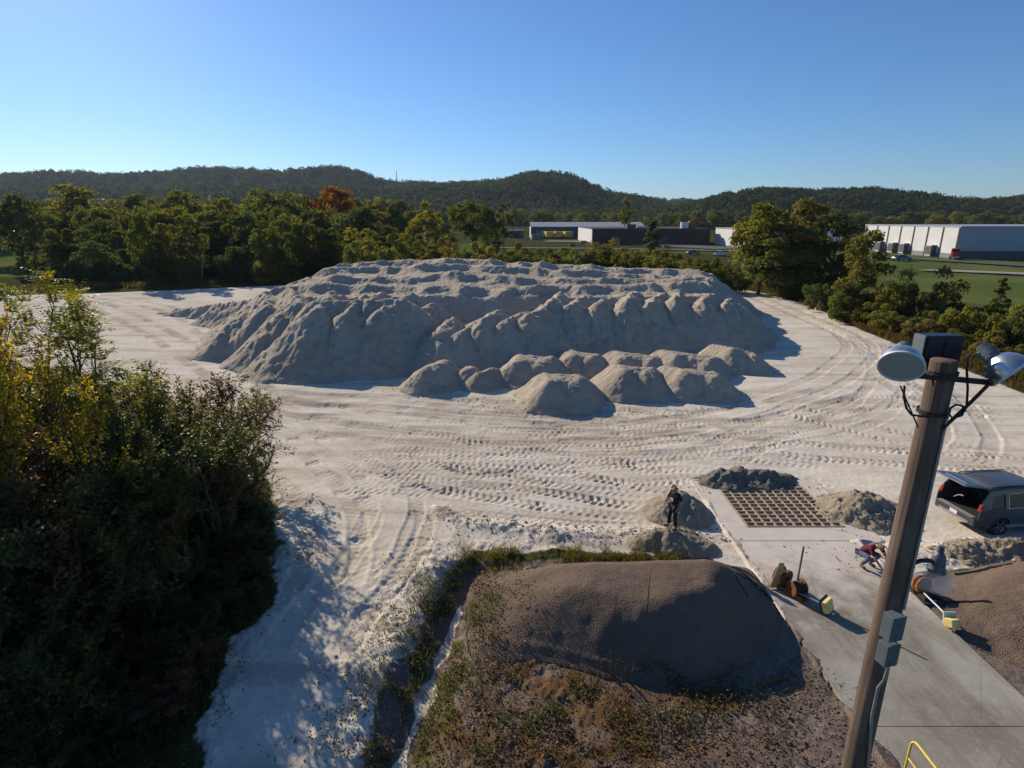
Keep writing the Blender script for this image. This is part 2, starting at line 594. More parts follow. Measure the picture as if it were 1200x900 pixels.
def build_ground():
    # rows: fine close to the yard, coarse towards the horizon
    ys = [-40.0, -25, -15, -8, -4, -1, 1.5, 3.5, 5, 6]
    y = 6.6
    while y < 130:
        ys.append(y); y += max(0.055, (y * y + H * H) / H / 669 * 0.92)
    while y < 2350:
        ys.append(y); y *= 1.05
    ys.append(2400)
    ys = np.array(ys)
    u = np.linspace(-1, 1, 1500)
    u = u * (0.80 + 0.20 * u * u)
    wid = np.maximum(ys, 2.0) * 1.22 + 9
    X = u[None, :] * wid[:, None]
    Y = np.repeat(ys[:, None], len(u), 1)
    ny, nx = X.shape
    x = X.ravel(); yv = Y.ravel()
    near = yv < 135
    z = np.zeros_like(x); damp = np.zeros_like(x); rust = np.zeros_like(x)
    z[near] = base_z(x[near], yv[near])
    sand = np.zeros_like(x); grav = np.zeros_like(x); lawn = np.zeros_like(x)
    nr = (yv < 135) & (np.abs(x) < 130)
    xn, yn = x[nr], yv[nr]
    d = pdist(SAND, xn, yn); d[~inpoly(SAND, xn, yn)] *= -1
    d = d + 0.9 * fbm(xn, yn, 2.2, 4, 15) * (xn < -2) * (yn < 34)
    sand[nr] = np.clip(0.5 + d / (0.5 + yn * 0.02), 0, 1)
    far_sand = d
    g = np.zeros_like(xn)
    for P in (GRAV, GRAV2):
        dd = pdist(P, xn, yn); dd[~inpoly(P, xn, yn)] *= -1
        g = np.maximum(g, np.clip(0.5 + dd / 0.7, 0, 1))
    grav[nr] = g
    # grassy ditch with a washed sand bed
    dd = pdist(DITCH, xn, yn, False) + 0.12 * fbm(xn, yn, 0.8, 3, 31)
    zz = z[nr]
    zz -= 0.55 * (1 - ss(0.05, 1.3, dd)) * (1 - ss(16.6, 18.2, yn))
    bed = (1 - ss(0.09, 0.20, dd + 0.22 * fbm(xn, yn, 1.1, 3, 8))) * (1 - ss(15.6, 16.3, yn))
    sand_n = sand[nr]
    sand_n *= 1 - (1 - ss(0.45, 1.3, dd + 0.6 * fbm(xn, yn, 0.8, 4, 3))) * (1 - ss(16.8, 18.4, yn))
    sand_n = np.maximum(sand_n, bed)
    grav[nr] = np.maximum(grav[nr], (1 - ss(0.9, 1.8, dd + 0.5 * fbm(xn, yn, .8, 3, 4))) * (1 - ss(17.4, 18.2, yn)))
    # rough clods along the lower left of the yard
    rough = ss(-6.5, -3.0, xn) * (1 - ss(0.5, 2.5, xn)) * (1 - ss(17.5, 20, yn))
    rough = np.maximum(rough, (1 - ss(0.0, 1.6, far_sand)) * (1 - ss(20, 30, yn)) * (xn < 2))
    cl = np.maximum(0, fbm(xn, yn, 0.55, 4, 77, 0.6))
    zz += rough * (0.15 * cl ** 1.2 + 0.035 * fbm(xn, yn, 0.2, 2, 78))
    dm = 0.5 * rough * ss(0.10, 0.45, fbm(xn, yn, 0.6, 5, 80, 0.6) + 0.05)
    # berm of bladed-up rubble
    db = pdist(BERM, xn, yn, False)
    bm_ = np.exp(-(db / 0.55) ** 2) * (0.7 + 0.6 * fbm(xn, yn, 0.8, 3, 41))
    zz += 0.20 * bm_ + 0.10 * np.maximum(0, fbm(xn, yn, 0.35, 3, 42)) * (bm_ > 0.05) * np.minimum(1, bm_ * 2)
    dm = np.maximum(dm, 0.65 * np.clip(bm_, 0, 1) * ss(-0.1, 0.3, fbm(xn, yn, 0.5, 4, 43)))
    # rubble strip by the right hand mound
    c = W(1150, 655)
    rb = np.exp(-(((xn - c.x) / 3.8) ** 2 + ((yn - c.y) / 1.0) ** 2))
    zz += rb * (0.22 + 0.25 * np.maximum(0, fbm(xn, yn, 0.5, 4, 45, 0.6)))
    dm = np.maximum(dm, rb * 0.5 * ss(0, 0.4, fbm(xn, yn, 0.5, 4, 46)))
    # general small relief
    zz += sand_n * 0.022 * fbm(xn, yn, 0.9, 4, 50, 0.6) * (1 - ss(45, 70, yn))
    zz += (1 - sand_n) * 0.07 * fbm(xn, yn, 0.7, 4, 51, 0.6) * (1 - ss(60, 100, yn))
    z[nr] = zz; sand[nr] = sand_n; damp[nr] = dm
    # dry orange weeds on the gravel
    ru = np.zeros_like(xn)
    for (px, py, rx, ry) in ((735, 850, 2.6, 1.2), (640, 790, 1.3, 0.8), (820, 835, 1.3, .9), (640, 880, 2.0, 0.8), (560, 850, 1.0, 0.9)):
        c = W(px, py)
        ru = np.maximum(ru, np.exp(-(((xn - c.x) / rx) ** 2 + ((yn - c.y) / ry) ** 2)))
    rust[nr] = np.clip(ru * 1.5, 0, 1) * ss(-0.35, 0.25, fbm(xn, yn, 0.9, 4, 60, 0.6))
    # mown lawns beyond the site
    far = yv > 60
    q = x / np.maximum(yv, 1)
    ln = ss(0.60, 0.66, q) * ss(70, 85, yv) * (1 - ss(300, 360, yv))
    ln = np.maximum(ln, ss(0.25, 0.3, q) * ss(190, 200, yv) * (1 - ss(225, 235, yv)))
    ln = np.maximum(ln, ss(0.8, 0.84, -q) * ss(110, 120, yv) * (1 - ss(190, 210, yv)))
    ln = np.maximum(ln, ss(-0.1, -0.08, q) * (1 - ss(-0.04, -0.02, q)) * ss(150, 160, yv) * (1 - ss(260, 280, yv)))
    lawn[far] = ln[far]

    # ---- wheel tracks pressed into the sand
    rowx = X
    rng = np.random.RandomState(3)
    # (image polyline on the ground, half width, rut, lug, gauge)
    T = [
        ([(885, 346), (950, 372), (1005, 402), (990, 430), (930, 462), (820, 492), (650, 482), (480, 472), (330, 466)], .45, .05, .015, 2.2),
        ([(890, 350), (970, 382), (1035, 420), (1030, 468), (975, 500), (850, 522), (700, 532), (560, 540)], .4, .035, .03, 2.1),
        ([(882, 346), (990, 390), (1080, 442), (1130, 500), (1120, 540)], .45, .045, .02, 2.1),
        ([(310, 472), (450, 492), (600, 507), (760, 502), (900, 480), (1000, 455)], .45, .05, .0, 2.2),
        ([(300, 460), (450, 475), (600, 488), (740, 490)], .5, .06, .0, 1.9),
        ([(320, 490), (470, 508), (640, 520), (800, 520), (950, 500)], .35, .04, .02, 2.0),
        ([(425, 512), (480, 545), (540, 562), (640, 578), (770, 594)], .36, .045, .06, 2.1),
        ([(470, 512), (560, 528), (650, 537), (760, 560), (830, 562)], .4, .03, .055, 2.1),
        ([(600, 567), (660, 578), (775, 597)], .38, .05, .075, 0),
        ([(430, 530), (520, 552), (620, 560), (760, 580)], .36, .03, .05, 2.0),
        ([(330, 480), (400, 520), (470, 562), (560, 578), (680, 592), (780, 602)], .4, .03, .02, 2.0),
        ([(300, 455), (360, 520), (430, 560), (468, 600), (440, 660), (385, 720), (340, 800)], .42, .07, .015, 2.1),
        ([(290, 470), (340, 540), (382, 590), (388, 650), (360, 720)], .4, .085, .02, 1.9),
        ([(420, 520), (450, 560), (462, 590), (450, 625), (420, 690)], .35, .06, .015, 1.9),
        ([(880, 470), (960, 490), (1080, 520), (1190, 540)], .4, .03, .05, 2.0),
        ([(870, 520), (960, 530), (1100, 540), (1240, 545)], .4, .035, .05, 1.9),
        ([(905, 500), (980, 478), (1060, 470), (1200, 490)], .4, .025, .05, 2.0),
        ([(830, 545), (900, 505), (1000, 480), (1060, 440)], .4, .03, .045, 2.0),
        ([(100, 350), (180, 388), (250, 430), (330, 472), (430, 482)], .5, .07, .0, 2.2),
        ([(110, 346), (200, 364), (260, 400), (300, 440)], .5, .06, .0, 2.2),
        ([(700, 545), (800, 540), (880, 548), (1000, 560)], .36, .03, .045, 2.0),
        ([(1040, 440), (1100, 470), (1200, 480)], .45, .04, .0, 2.0),
        ([(500, 595), (560, 600), (680, 612), (800, 618)], .3, .05, .05, 0),
    ]
    for k in range(16):     # more passes of the loader between heap and hopper
        y0 = rng.uniform(455, 560); a = rng.uniform(280, 700); L = rng.uniform(200, 480)
        pts = [(a + L * t, y0 + rng.uniform(-4, 4) + t * rng.uniform(-10, 34)) for t in (0, .33, .66, 1)]
        T.append((pts, rng.uniform(.3, .45), rng.uniform(.015, .04), rng.choice([0, .03, .05]), 2.05))
    for ti, (pts, hw, rut, lug, gauge) in enumerate(T):
        rut, lug = rut * .6, lug * .72
        C = catmull([W(*p) for p in pts])
        tang = np.gradient(C, axis=0); tang /= np.linalg.norm(tang, axis=1)[:, None] + 1e-9
        nor = np.stack([-tang[:, 1], tang[:, 0]], 1)
        for sgn in ((-1, 1) if gauge else (0,)):
            P = C + nor * sgn * gauge / 2
            arc = np.concatenate([[0], np.cumsum(np.linalg.norm(np.diff(P, axis=0), axis=1))])
            end = np.minimum(arc, arc[-1] - arc)
            for i0 in range(0, len(P) - 1, 16):
                seg = slice(i0, min(i0 + 17, len(P)))
                p = P[seg]; m = hw * 1.8
                r0 = np.searchsorted(ys, p[:, 1].min() - m); r1 = np.searchsorted(ys, p[:, 1].max() + m)
                if r1 <= r0: continue
                sub = rowx[r0:r1]
                msk = (sub > p[:, 0].min() - m) & (sub < p[:, 0].max() + m)
                rr, cc = np.nonzero(msk)
                if len(rr) == 0: continue
                idx = (rr + r0) * nx + cc
                vx, vy = x[idx], yv[idx]
                D2 = (vx[:, None] - p[None, :, 0]) ** 2 + (vy[:, None] - p[None, :, 1]) ** 2
                j = D2.argmin(1)
                own = (j < 16) | (i0 + 17 >= len(P))
                jj = j + i0
                dx, dy = vx - P[jj, 0], vy - P[jj, 1]
                lat = dx * nor[jj, 0] + dy * nor[jj, 1]
                along = arc[jj] + dx * tang[jj, 0] + dy * tang[jj, 1]
                lat = lat + 0.05 * vn(along * 0.8, along * 0 + ti, 9)
                e = np.abs(lat) / hw
                fade = ss(0, 2.5, end[jj]) * (0.55 + 0.45 * ss(-0.35, 0.25, fbm(vx, vy, 3.0, 2, 90 + ti)))
                prof = -rut * (1 - ss(0.75, 1.05, e)) + rut * 0.34 * np.exp(-((e - 1.2) / 0.16) ** 2)
                if lug:
                    ph = along / 0.34 + np.abs(lat) / hw * 0.45 + (lat > 0) * 0.5
                    w = np.abs((ph % 1.0) - 0.5) * 2
                    prof = prof + lug * (ss(0.42, 0.58, w) - 0.5) * (1 - ss(0.85, 1.0, e)) * (0.55 + 0.45 * ss(-0.2, 0.3, fbm(vx, vy, 1.6, 2, 200 + ti)))
                ok = own & (np.hypot(dx, dy) < m)
                z[idx[ok]] += (prof * fade * sand[idx])[ok]
                dn = np.where(lug > 0, 0.32, 0.60) * (1 - ss(0.7, 1.1, e)) * fade * ss(-0.5, 0.3, fbm(vx, vy, 2.2, 3, 300 + ti))
                damp[idx[ok]] = np.maximum(damp[idx[ok]], dn[ok])
    # pit under the grate
    ip = (x > PIT[0] - .1) & (x < PIT[1] + .1) & (yv > PIT[2] - .1) & (yv < PIT[3] + .1)
    z[ip] = -0.28 + 0.10 * fbm(x[ip], yv[ip], 0.8, 3, 66)
    damp[ip] = 1.0
    near_flat = (x > DRIVE[0] - .05) & (x < APRON[1] + .05) & (yv > 2) & (yv < APRON[3] + .05) & ~ip & ((x < DRIVE[1] + .05) | (yv > 18.55))
    # sand drifted over the slab edges
    sx_, sy_ = x[near_flat], yv[near_flat]
    din = np.minimum(np.minimum(sx_ - DRIVE[0], APRON[1] - sx_), APRON[3] - sy_)
    din = np.where(sy_ < 18.6, np.minimum(sx_ - DRIVE[0], DRIVE[1] - sx_), din)
    dr = 0.085 - 0.30 * np.clip(din, 0, 2) + 0.10 * fbm(sx_, sy_, 0.9, 4, 67, .6)
    dr = np.where((sy_ < 15.5) & (sx_ > 9.5), -1, dr)
    z[near_flat] = np.where(dr > 0.045, dr, -0.04)
    grav[near_flat] = np.where(sy_ < 14.0 + fbm(sx_, sy_, 1, 2, 68), 1.0, 0.0); sand[near_flat] = 1 - grav[near_flat]
    V = np.stack([x, yv, z], 1)
    ii = np.arange(nx - 1)
    row = np.stack([ii, ii + 1, ii + 1 + nx, ii + nx], 1)
    Fc = (row[None] + (np.arange(ny - 1) * nx)[:, None, None]).reshape(-1, 4)
    zone = np.stack([sand, grav, lawn, np.ones_like(sand)], 1)
    me = np_mesh('ground', V, Fc, M['ground'], True, {'zone': ('FLOAT_COLOR', zone), 'damp': ('FLOAT', damp), 'rust': ('FLOAT', rust)})
    return tag(link('ground', me), 'pale sand yard with wheel tracks, grass and fields around it', None, None, 'structure')


build_ground()


# ------------------------------------------------------------------ heaps
def heap_field(segs, x, y, slope, rnd, warp, seed):
    """loose material tipped along short crests: the highest of all the cones"""
    wx = x + warp * fbm(x, y, 2.2, 3, seed) + warp * 0.25 * fbm(x, y, 0.6, 2, seed + 5)
    wy = y + warp * fbm(x, y, 2.2, 3, seed + 50) + warp * 0.25 * fbm(x, y, 0.6, 2, seed + 55)
    z = np.full(x.shape, -9.0)
    for s in segs:
        x0, y0, h0, x1, y1, h1 = s[:6]
        sl = s[6] if len(s) > 6 else slope
        dx, dy = x1 - x0, y1 - y0
        t = np.clip(((wx - x0) * dx + (wy - y0) * dy) / (dx * dx + dy * dy + 1e-9), 0, 1)
        dist = np.hypot(wx - x0 - t * dx, wy - y0 - t * dy)
        z = np.maximum(z, h0 + (h1 - h0) * t - sl * (np.sqrt(dist * dist + rnd * rnd) - rnd))
    return z


def build_heap(name, segs, mat, label, cat, slope=0.72, rnd=0.35, warp=0.3, res=0.09, seed=1, rough=0.05, rscale=0.6, group=None, resy=None, extra=None, gull=0.0, sharp=True):
    resy = resy or res
    hm = max(max(s[2], s[5]) for s in segs)
    pad = hm / slope + 1.2 + (18 if extra is not None and name == 'sand_stockpile' else 0)
    x0 = min(min(s[0], s[3]) for s in segs) - pad; x1 = max(max(s[0], s[3]) for s in segs) + pad
    y0 = min(min(s[1], s[4]) for s in segs) - pad; y1 = max(max(s[1], s[4]) for s in segs) + pad
    xs = np.arange(x0, x1, res); ysv = np.arange(y0, y1, resy)
    X, Y = np.meshgrid(xs, ysv)
    Z = heap_field(segs, X, Y, slope, rnd, warp, seed)
    n1 = fbm(X, Y, rscale, 5, seed + 9, 0.6)
    top = np.clip(Z / (0.4 * hm), 0, 1)
    Z = Z + rough * n1 * (0.5 + 0.5 * top)
    if gull:
        Z = Z - gull * np.abs(fbm(X * 2.0, Y * 0.45, 1.5, 3, seed + 70)) * top
    if extra is not None:
        Z = extra(X, Y, Z)
    Z = Z + 0.5 * rough * fbm(X, Y, 0.28, 3, seed + 19, 0.6) * (0.4 + 0.6 * np.clip(Z, 0, 1))
    # talus foot: ease the toe out
    foot = 0.18 * np.exp(-np.abs(Z - 0.0) / 0.25) * (Z < 0.3)
    Z = Z + foot * 0.4
    G = base_z(X, Y)
    Z = Z + G
    keep = Z > G - 0.45
    Z = np.maximum(Z, G - 0.6)
    ny, nx = X.shape
    f = keep[:-1, :-1] | keep[1:, :-1] | keep[:-1, 1:] | keep[1:, 1:]
    r, c = np.nonzero(f)
    Fc = np.stack([r * nx + c, r * nx + c + 1, (r + 1) * nx + c + 1, (r + 1) * nx + c], 1)
    used = np.unique(Fc)
    mp = np.full(ny * nx, -1); mp[used] = np.arange(len(used))
    V = np.stack([X.ravel(), Y.ravel(), Z.ravel()], 1)[used]
    ctr = V.mean(0); ctr[2] = 0
    me = np_mesh(name, V - ctr, mp[Fc], mat, True)
    o = link(name, me)
    o.location = ctr
    return tag(o, label, cat, group)


def seg(px, py, h, dx, dy, h2=None, slope=None):
    """a crest that starts where (px,py) is seen at height h and runs dx,dy metres back"""
    p = W(px, py, h)
    r = [p.x, p.y, h, p.x + dx, p.y + dy, h if h2 is None else h2]
    return r + [slope] if slope else r


rng = np.random.RandomState(11)
pile = []
# front row of tipped loads, left to right
for (px, py, h, dx, dy, h2) in (
        (258, 388, 2.0, -2.0, 7, 2.2), (282, 370, 3.0, -2.5, 7, 3.2), (312, 356, 4.1, -3.5, 8, 4.3), (352, 352, 4.7, -4, 8, 4.9), (372, 351, 4.9, 7.2, .6, 4.9), (378, 349, 4.95, -1, 6, 5.0), (430, 351, 4.9, 0, 6, 5.0),
        (462, 357, 4.5, .5, 6, 4.8), (368, 362, 4.5, -.6, 5, 4.9), (408, 359, 4.6, .2, 5, 5.0), (446, 364, 4.3, .4, 5, 4.8), (330, 366, 3.9, -1.5, 5, 4.3), (484, 373, 3.5, 1.0, 5, 4.2),
        (516, 386, 3.0, .6, 4, 3.3), (536, 389, 2.8, 1.5, 4, 3.2), (566, 373, 3.6, 1.2, 4, 3.8), (588, 376, 3.4, 2.0, 4, 3.6), (622, 367, 3.8, 1.5, 4, 4.0),
        (645, 350, 4.4, 1.5, 5, 4.5), (668, 353, 4.2, 2.2, 5, 4.3), (698, 354, 4.1, 2.0, 4, 4.2), (735, 348, 4.5, 1.8, 5, 4.6), (760, 352, 4.2, 2.5, 5, 4.4),
        (792, 347, 4.4, 1.5, 4, 4.5), (825, 350, 4.2, 1.5, 4, 4.2), (848, 356, 3.7, 2.0, 4, 3.8), (866, 368, 2.6, 2.0, 5, 2.8)):
    pile.append(seg(px, py, h, dx, dy, h2))
def terraces(X, Y, Z):
    """older loads dozed into stepped tiers: paler level tops, scalloped lips, slumped fronts"""
    lim = np.full(X.shape, -9.0)
    for yy in np.arange(60.5, 77, 1.5):
        k = (yy - 60.5) / 16
        xl, xr = -21.0 + 1.0 * k, 17.0 + 6.0 * k
        d = np.hypot(np.maximum(np.maximum(xl - X, X - xr), 0), Y - yy)
        lim = np.maximum(lim, 7.2 - .78 * d)
    wx = X + 0.9 * fbm(X, Y, 3.0, 3, 610)
    zt = np.full(X.shape, 4.05)
    for i, (y0, st, wl) in enumerate(((59.3, .52, 6.1), (64.2, .44, 7.3), (69.2, .40, 5.6), (73.8, .28, 4.6))):
        ph = wx / wl + 3.1 * i + 0.6 * fbm(X, Y * .3, 6.0, 2, 620 + i)
        sc = .5 - .5 * np.cos(2 * math.pi * ph)
        am = .7 + .6 * fbm(X, Y * .4, 3.2, 3, 640 + i)
        lip = y0 + 2.4 * fbm(X, Y * .25, 6.5, 3, 630 + i) - 1.0 * sc
        t = Y - lip
        zt = zt + st * (.7 + .4 * am) * ss(-.7, 1.2, t) + .50 * am * np.exp(-((t - 1.0) / 1.1) ** 2) * (.4 + .6 * sc)
    zt = zt + .26 * fbm(X, Y, 2.3, 5, 650, .6) + .06 * fbm(X, Y, .5, 3, 651, .6)
    zt = zt + .45 * np.exp(-((X + 9) / 9.0) ** 2) * ss(58, 72, Y) - .045 * np.maximum(0, X - 2) * ss(60, 70, Y) - .05 * np.maximum(0, -19 - X)
    return np.maximum(Z, np.minimum(zt, lim + .5 * fbm(X, Y, 2.2, 4, 660)))


# low tongue drawn out to the left
for (px, py, h, dx, dy, h2) in ((300, 350, 3.0, -5, 2, 2.2), (262, 356, 1.8, -3, 1, 1.4), (232, 360, 1.1, -3.0, .5, .8), (205, 366, .35, -2.0, .3, .15)):
    pile.append(seg(px, py, h, dx, dy, h2))
build_heap('sand_stockpile', pile, M['pile'], 'huge terraced grey sand stockpile of many tipped loads filling the middle of the yard', 'sand stockpile',
           slope=0.80, rnd=0.20, warp=0.40, res=0.10, resy=0.14, seed=21, rough=0.16, rscale=0.8, gull=0.26, extra=terraces)

FM = 'separate sand heaps in front of the stockpile'
mounds = [
    ([(513, 424, 1.75, .3, 1.2, 1.7), (496, 428, 1.6, .2, 1, 1.5), (562, 434, 1.15, .8, 1, 1.2), (545, 430, 1.2, .3, .8, 1.2)], 'long double humped sand heap at the left end of the front heaps'),
    ([(610, 420, 1.75, .2, 1.8, 1.75), (628, 421, 1.65, .8, 1.4, 1.65)], 'pale topped sand heap between the double heap and the next one at the stockpile foot'),
    ([(672, 412, 1.75, .2, 1.5, 1.7), (688, 415, 1.6, .6, 1.2, 1.5)], 'rounded sand heap close against the stockpile foot, third from the left'),
    ([(648, 442, 1.8, -.2, 1.6, 1.75), (668, 444, 1.65, .4, 1.4, 1.65)], 'broad sand heap nearest the camera at the front of the heaps'),
    ([(735, 429, 1.95, -.2, 1.6, 1.85), (752, 434, 1.7, .6, 1.4, 1.7)], 'peaked sand heap in the middle of the front row, between two broad heaps'),
    ([(735, 413, 1.7, -.4, 1.6, 1.6), (757, 417, 1.5, .8, 1.4, 1.4)], 'low sand heap with a sunlit top squeezed behind the peaked heap'),
    ([(797, 411, 1.8, -.6, 1.8, 1.7), (826, 418, 1.5, .9, 1.4, 1.4)], 'long sand heap with bright crest behind the front right heap'),
    ([(805, 431, 1.85, -.6, 1.6, 1.75), (832, 437, 1.6, .5, 1.4, 1.5)], 'sand heap at the front right with a dark shadow on the track beside it'),
    ([(863, 404, 1.85, -.8, 1.8, 1.75), (880, 412, 1.4, .3, 1.2, 1.3)], 'sand heap standing alone at the right end below the stockpile slope'),
]
for i, (sg, lab) in enumerate(mounds):
    sg = [seg(q[0], q[1] + 3, q[2] * .90, q[3] * 1.2, q[4] * 1.1, q[5] * .90) for q in sg]
    sg[0][0] -= .15; sg[0][3] -= .15; sg[1][0] += .2; sg[1][3] += .2
    a0, b0 = sg[0], sg[1]
    sg.append([a0[0], a0[1] + .2, a0[2] - .04, b0[0], b0[1] + .3, b0[2] - .04])
    sg.append([a0[3], a0[4], a0[5] - .05, b0[3], b0[4], b0[5] - .05])
    sg.append([a0[0], a0[1], a0[2] - .02, b0[3], b0[4], b0[5] - .02]); sg.append([b0[0], b0[1], b0[2] - .02, a0[3], a0[4], a0[5] - .02])
    sg.append([(a0[0] + a0[3]) / 2, (a0[1] + a0[4]) / 2, a0[2] - .02, (b0[0] + b0[3]) / 2, (b0[1] + b0[4]) / 2, b0[2] - .02])
    build_heap('sand_heap', sg, M['pile'], lab, 'sand heap', slope=1.0, rnd=0.55, warp=0.24, res=0.06, seed=100 + 7 * i,
               rough=0.07, rscale=0.5, group=FM)

c = W(797, 602)
build_heap('sand_heap', [[c.x - .25, c.y + .2, .88, c.x + .1, c.y + .4, .85], [c.x + .2, c.y - .2, .62, c.x + .35, c.y, .6], [c.x - .6, c.y - .1, .5, c.x - .5, c.y, .5]], M['heap_tan'],
           'small tan sand heap just behind the standing person', 'sand heap', slope=0.80, rnd=.10, warp=.22, res=.045, seed=301, rough=.16, rscale=.45)
c = W(797, 634)
STAND = (W(788, 620, 0.5).x, W(788, 620, 0.5).y)
build_heap('sand_heap', [[STAND[0] - .9, STAND[1] - .05, .42, STAND[0] + .3, STAND[1] + .05, .56], [STAND[0] + .5, STAND[1] - .3, .42, STAND[0] + .9, STAND[1] - .35, .3],
                         [STAND[0] - .2, STAND[1] - .05, .55, STAND[0] + .25, STAND[1], .55]], M['heap_tan'],
           'low crusted tan sand bank that the standing person is on', 'sand heap', slope=0.8, rnd=.2, warp=.2, res=.045, seed=302, rough=.10, rscale=.35)
c = W(880, 567)
build_heap('rubble_heap', [[c.x - 1.1, c.y + .1, .72, c.x - .5, c.y + .2, .66], [c.x - .3, c.y + .1, .6, c.x + 1.0, c.y + .1, .6], [c.x - 1.8, c.y, .45, c.x + 1.6, c.y + .2, .4]], M['heap_dark'],
           'dark grey lumpy heap of screenings behind the steel grate', 'rubble heap', slope=0.7, rnd=.15, warp=.3, res=.05, seed=303, rough=.26, rscale=.5)
c = W(1017, 604)
build_heap('sand_heap', [[c.x - .3, c.y + .3, .9, c.x + .4, c.y + .2, .8], [c.x - .2, c.y - .3, .6, c.x + .8, c.y - .3, .5]], M['heap_tan'],
           'crumbly tan heap between the steel grate and the wooden pole', 'sand heap', slope=0.62, rnd=.2, warp=.3, res=.05, seed=304, rough=.16, rscale=.3)
c = W(1165, 655)
build_heap('rubble_heap', [[c.x - 1.6, c.y, .35, c.x + .2, c.y + .1, .55], [c.x + .6, c.y - .1, .6, c.x + 1.4, c.y, .5]], M['heap_tan'],
           'low rough earth bank below the parked car', 'rubble heap', slope=0.6, rnd=.15, warp=.35, res=.05, seed=305, rough=.26, rscale=.45)


# brown gravel mounds flanking the ramp
def gm_left(X, Y, Z):
    wx = X + .5 * fbm(X, Y, 3.4, 2, 401); wy = Y + .22 * fbm(X, Y, 3.0, 2, 404)
    yf = 11.95 + .35 * np.sin(X * .9 + 1)
    z = 1.44 * ss(yf, yf + 2.3, wy) * (1 - ss(15.2, 17.4, wy)) * ss(-1.9, 2.4, wx) * (1 - ss(5.6, 8.5, wx + .25 * (14 - Y)))
    z = z - .16 * np.exp(-(((X - 6.3) / .4) ** 2 + ((Y - 14.2) / .35) ** 2)) - .10 * np.exp(-(((X - 2.6) / 1.3) ** 2 + ((Y - 13.6) / .6) ** 2))
    on = ss(.05, .5, z)
    z = z + on * (.040 * fbm(X, Y, .9, 5, 402, .6) + .03 * fbm(X * 1.2 + .4 * Y, Y, .6, 3, 403) * (Y < 14.4))
    z = z - .12 * (1 - ss(0.0, .30, z + .05 * fbm(X, Y, .6, 3, 405)))
    z = np.where(z < -.06, z - .5, z)
    return np.where(X > 8.12, np.minimum(z, -.05 - (X - 8.12)), z)


build_heap('gravel_mound', [[-2.2, 12.0, 1.0, 8.6, 16.5, 1.0]], M['gravel'], 'smooth brown gravel mound left of the concrete ramp', 'gravel mound', res=.05, seed=400, rough=0, extra=gm_left)


def gm_right(X, Y, Z):
    e = np.sqrt(((X - 17.6) / 5.0) ** 2 + ((Y - 14.4) / 3.2) ** 2 + 1e-9) + 0.05 * fbm(X, Y, 2.5, 3, 411)
    z = 1.0 * (1 - ss(0.35, 1.0, e)) - 0.02
    z = z + 0.07 * fbm(X, Y, 0.9, 5, 412, 0.6) + 0.10 * np.maximum(0, fbm(X, Y, 0.5, 3, 413)) * ss(0, .4, z)
    z = np.where(X < 13.3, np.minimum(z, (X - 12.85) * 1.5), z)
    return np.where(e > 0.98, z - (e - 0.98) * 4, z)


build_heap('gravel_mound', [[14.0, 12.0, 1.0, 22, 17, 1.0]], M['gravel'], 'low brown gravel mound right of the concrete ramp', 'gravel mound', res=.06, seed=410, rough=0, extra=gm_right)


# ------------------------------------------------------------------ concrete ramp, apron and grate
mb = MB()
mb.box(((DRIVE[0] + DRIVE[1]) / 2, (DRIVE[2] + 10.6) / 2, -0.07), (DRIVE[1] - DRIVE[0], 10.6 - DRIVE[2] - .014, 0.24), bev=.012)
mb.box(((DRIVE[0] + DRIVE[1]) / 2, (10.6 + DRIVE[3]) / 2, -0.07), (DRIVE[1] - DRIVE[0], DRIVE[3] - 10.6 - .014, 0.24), bev=.012)
tag(mb.build('concrete_ramp', M['concrete']), 'dusty concrete driveway slab', None, None, 'structure')
ax0, ax1, ay0, ay1 = APRON
px0, px1, py0, py1 = PIT
mb = MB()
mb.box(((ax0 + ax1) / 2, (ay0 + py0) / 2, -.12), (ax1 - ax0, py0 - ay0 - .01, .36))
mb.box(((ax0 + ax1) / 2, (ay1 + py1) / 2, -.12), (ax1 - ax0, ay1 - py1, .36))
mb.box(((ax0 + px0) / 2, (py0 + py1) / 2, -.12), (px0 - ax0, py1 - py0 - .006, .36))
mb.box(((ax1 + px1) / 2, (py0 + py1) / 2, -.12), (ax1 - px1, py1 - py0 - .006, .36))
tag(mb.build('concrete_apron', M['concrete']), 'sand dusted concrete apron around the hopper grate', None, None, 'structure')

gr = thing('hopper_grate', 'square steel grizzly grate caked with sand over the receiving pit', 'steel grate', ((px0 + px1) / 2, (py0 + py1) / 2, 0))
NXB, NYB = 10, 11
xs_ = [px0 + .05 + (px1 - px0 - .1) * i / NXB for i in range(NXB + 1)]
ys_ = [py0 + .05 + (py1 - py0 - .1) * j / NYB for j in range(NYB + 1)]
xe = sorted([v + d for v in xs_ for d in (-.033, .033)]); ye = sorted([v + d for v in ys_ for d in (-.028, .028)])
vt = {}
mb = MB()
for a in range(len(xe)):
    for b in range(len(ye)):
        vt[a, b] = mb.bm.verts.new((xe[a] - gr.location.x, ye[b] - gr.location.y, .085))
for a in range(len(xe) - 1):
    for b in range(len(ye) - 1):
        if a % 2 == 0 or b % 2 == 0:
            mb.bm.faces.new((vt[a, b], vt[a + 1, b], vt[a + 1, b + 1], vt[a, b + 1]))
lat = mb.build('lattice', M['grate'], gr)
m = lat.modifiers.new('s', 'SOLIDIFY'); m.thickness = .12; m.offset = -1
# ------------------------------------------------------------------ lamp pole close to the camera
PX, PY = 3.93, 5.05
pole = thing('utility_pole', 'tall weathered wooden pole with three lamps and grey boxes beside the ramp', 'utility pole', (PX, PY, gz(PX, PY) - .05))
LP = Vector((-PX, -PY, -pole.location.z))


